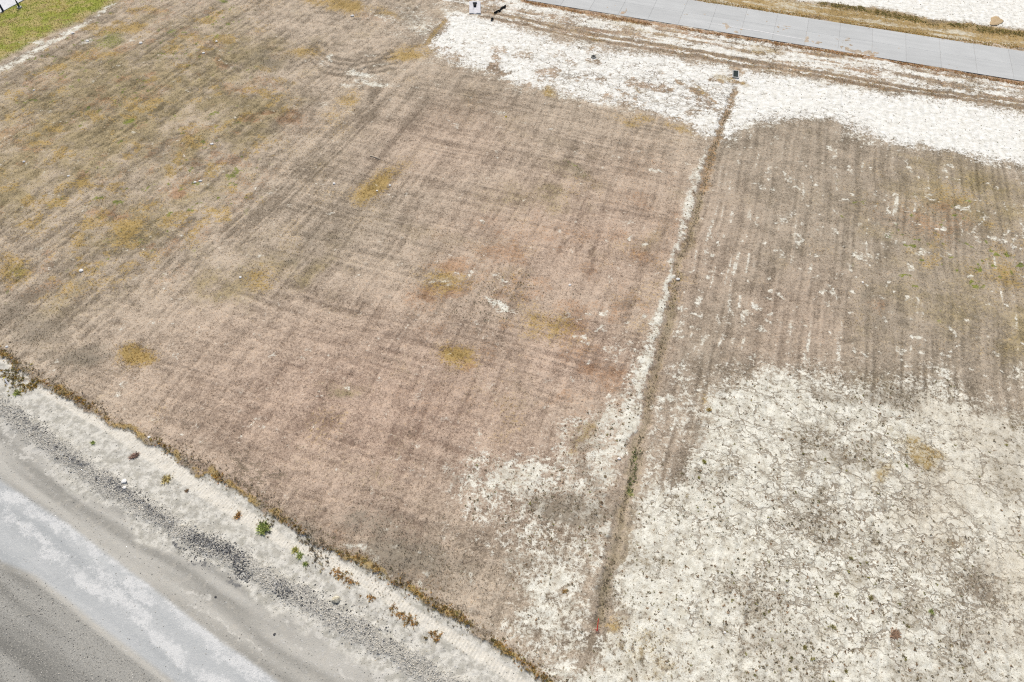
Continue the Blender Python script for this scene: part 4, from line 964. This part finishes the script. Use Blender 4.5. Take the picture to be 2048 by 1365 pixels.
# ---- yard drain
o = empty('yard_drain', gp(1471, 150), R(-12)); tag(o, 'square dark grated yard drain with pale concrete frame in the white clay', 'drain')
bm = bmesh.new()
for x0, x1, yy0, yy1 in ((-.40, .40, -.86, -.74), (-.40, .40, .74, .86), (-.40, -.29, -.74, .74), (.29, .40, -.74, .74)): bx(bm, x0, x1, yy0, yy1, -.3, .10)
bm_obj('drain_frame', bm, conc, o)
bm = bmesh.new(); bx(bm, -.29, .29, -.74, .74, -.20, .045); bm_obj('drain_pit_shade', bm, dkm, o)  # solid black block under the grate, painted as the shaded pit
bm = bmesh.new()
for k in range(9): bx(bm, -.27 + k * .0655, -.27 + k * .0655 + .022, -.74, .74, .055, .08)
bm_obj('grate', bm, plain_material('grate_iron', (.02, .045, .045), (.04, .07, .07), 8, .5, metal=.3), o)
# ---- open stub pipe
o = empty('stub_pipe', gp(1187, 115)); tag(o, 'small round open pipe end in a ring of disturbed soil on the white clay', 'pipe')
bm = bmesh.new(); n_ = 20; rings = []
for rr_, z in ((.34, -.1), (.34, .14), (.24, .14), (.24, -.25)): rings.append([bm.verts.new((rr_ * math.cos(6.2832 * i / n_), rr_ * math.sin(6.2832 * i / n_), z)) for i in range(n_)])
for A_, B_ in zip(rings[:-1], rings[1:]):
    for i in range(n_): bm.faces.new((A_[i], A_[(i + 1) % n_], B_[(i + 1) % n_], B_[i]))
bm_obj('pipe_rim', bm, plain_material('grey_pipe', (.25, .25, .22), (.36, .35, .31), 6), o)
bm = bmesh.new(); cyl(bm, (0, 0, -.24), (0, 0, .07), .238, .238, 20); bm_obj('pipe_hole_shade', bm, dkm, o)  # solid black plug whose colour stands in for the unlit bore
# ---- culvert outlet: sloping concrete apron with the pipe mouth
o = empty('culvert_outlet', gp(950, 29), R(2)); tag(o, 'pale concrete culvert apron with a small dark pipe mouth at the top of the ditch', 'culvert')
bm = bmesh.new(); NXA, NYA = 24, 30; W2, LN = .80, 3.1; gv = []
for j in range(NYA + 1):
    t = j / NYA; row = []
    for i in range(NXA + 1):
        x = (i / NXA * 2 - 1); wtr = .30 + .12 * (1 - t)
        dip = max(0, 1 - (abs(x) / wtr) ** 2) * (.10 + .22 * max(0, t - .2)) * (1 if t < .78 else 0)
        row.append(bm.verts.new((x * W2 * (1 - .03 * math.sin(t * 3)), t * LN, .16 + .20 * t - dip)))
    gv.append(row)
for j in range(NYA):
    for i in range(NXA): bm.faces.new((gv[j][i], gv[j][i + 1], gv[j + 1][i + 1], gv[j + 1][i]))
e_ = [e for e in bm.edges if e.is_boundary]; ex_ = bmesh.ops.extrude_edge_only(bm, edges=e_)
for v in ex_['geom']:
    if isinstance(v, bmesh.types.BMVert): v.co.z = -.3
bmesh.ops.recalc_face_normals(bm, faces=bm.faces); bm_obj('apron', bm, plain_material('light_concrete', (.54, .54, .55), (.64, .64, .65), 2, bump=.1), o)
bm = bmesh.new(); cyl(bm, (0, LN * .60, .14), (0, LN * .79, .26), .21, .21, 18); bmesh.ops.scale(bm, vec=(1, 1, 1), verts=bm.verts); bm_obj('pipe_mouth_shade', bm, dkm, o)  # closed black cylinder, the shade inside the pipe put into its colour
bm = bmesh.new(); bx(bm, -.30, .30, LN * .785, LN * .83, .0, .52); bmesh.ops.bevel(bm, geom=bm.edges[:], offset=.02, segments=1, affect='EDGES'); bm_obj('headwall', bm, conc, o)
# ---- torn black fabric
def fabric(pts, widths, parent=None, name='silt_fabric'):
    bm = bmesh.new(); L = []; rr = random.Random(8)
    P = [gp(*p) for p in pts]; c0 = P[0].copy(); c0.z -= 0
    for i, p in enumerate(P):
        d = (P[min(i + 1, len(P) - 1)] - P[max(i - 1, 0)]); d.z = 0; d.normalize(); n2 = Vector((-d.y, d.x, 0))
        L.append([bm.verts.new(p - c0 + n2 * s * widths[i] + Vector((0, 0, h + rr.uniform(-.04, .04)))) for s, h in ((-1, .08), (-.2, .3), (.5, .26), (1, .07))])
    for a, c in zip(L[:-1], L[1:]):
        for k in range(3): bm.faces.new((a[k], a[k + 1], c[k + 1], c[k]))
    o = bm_obj(name, bm, plain_material('black_fabric', (.008, .008, .008), (.03, .03, .028), 5), parent); return o, c0
pts = [(988,29),(992,27),(996,24.5),(999,24.5),(1002,20.5),(1005,17.5),(1008,17.5),(1011,15)]
o, c0 = fabric(pts, [.03, .09, .07, .17, .12, .24, .27, .12]); o.location = c0
tag(o, 'long torn strip of black silt fabric lying on the verge right of the culvert apron', 'fabric')
o, c0 = fabric([(982,42.5),(984,41),(986.5,40)], [.05, .22, .15]); o.location = c0
tag(o, 'small scrap of black silt fabric below the long torn strip', 'fabric')
# ---- lamp post in the far left corner
polem = plain_material('dark_green_metal', (.02, .045, .05), (.035, .065, .07), 6, .45, spec=.4)
o = empty('lamp_post', gp(40, 17)); tag(o, 'slim dark lamp post on a pale base at the pavement edge, top left corner', 'lamp post')
bm = bmesh.new(); cyl(bm, (0, 0, -.2), (0, 0, .16), .34, .30, 20); bm_obj('base', bm, conc, o)
bm = bmesh.new(); cyl(bm, (0, 0, .16), (0, 0, .9), .13, .10, 14); cyl(bm, (0, 0, .9), (0, 0, 4.2), .075, .055, 14); bm_obj('pole', bm, polem, o)
bm = bmesh.new(); cyl(bm, (0, 0, 4.2), (0, 0, 4.3), .07, .16, 14); cyl(bm, (0, 0, 4.3), (0, 0, 4.62), .16, .13, 14); cyl(bm, (0, 0, 4.62), (0, 0, 4.72), .20, .05, 14); bm_obj('lantern', bm, polem, o)
# ---- bollard
navy = plain_material('navy_paint', (.02, .03, .07), (.035, .045, .09), 6, .5)
o = empty('bollard', gp(7, 24)); tag(o, 'short dark navy bollard on the pavement at the left edge, top corner', 'bollard')
bm = bmesh.new(); cyl(bm, (0, 0, 0), (0, 0, .12), .20, .17, 16); cyl(bm, (0, 0, .12), (0, 0, .85), .14, .14, 16); bm_obj('post', bm, navy, o)
bm = bmesh.new(); cyl(bm, (0, 0, .85), (0, 0, .93), .17, .15, 16); cyl(bm, (0, 0, .93), (0, 0, 1.0), .15, .04, 16); bm_obj('cap', bm, navy, o)
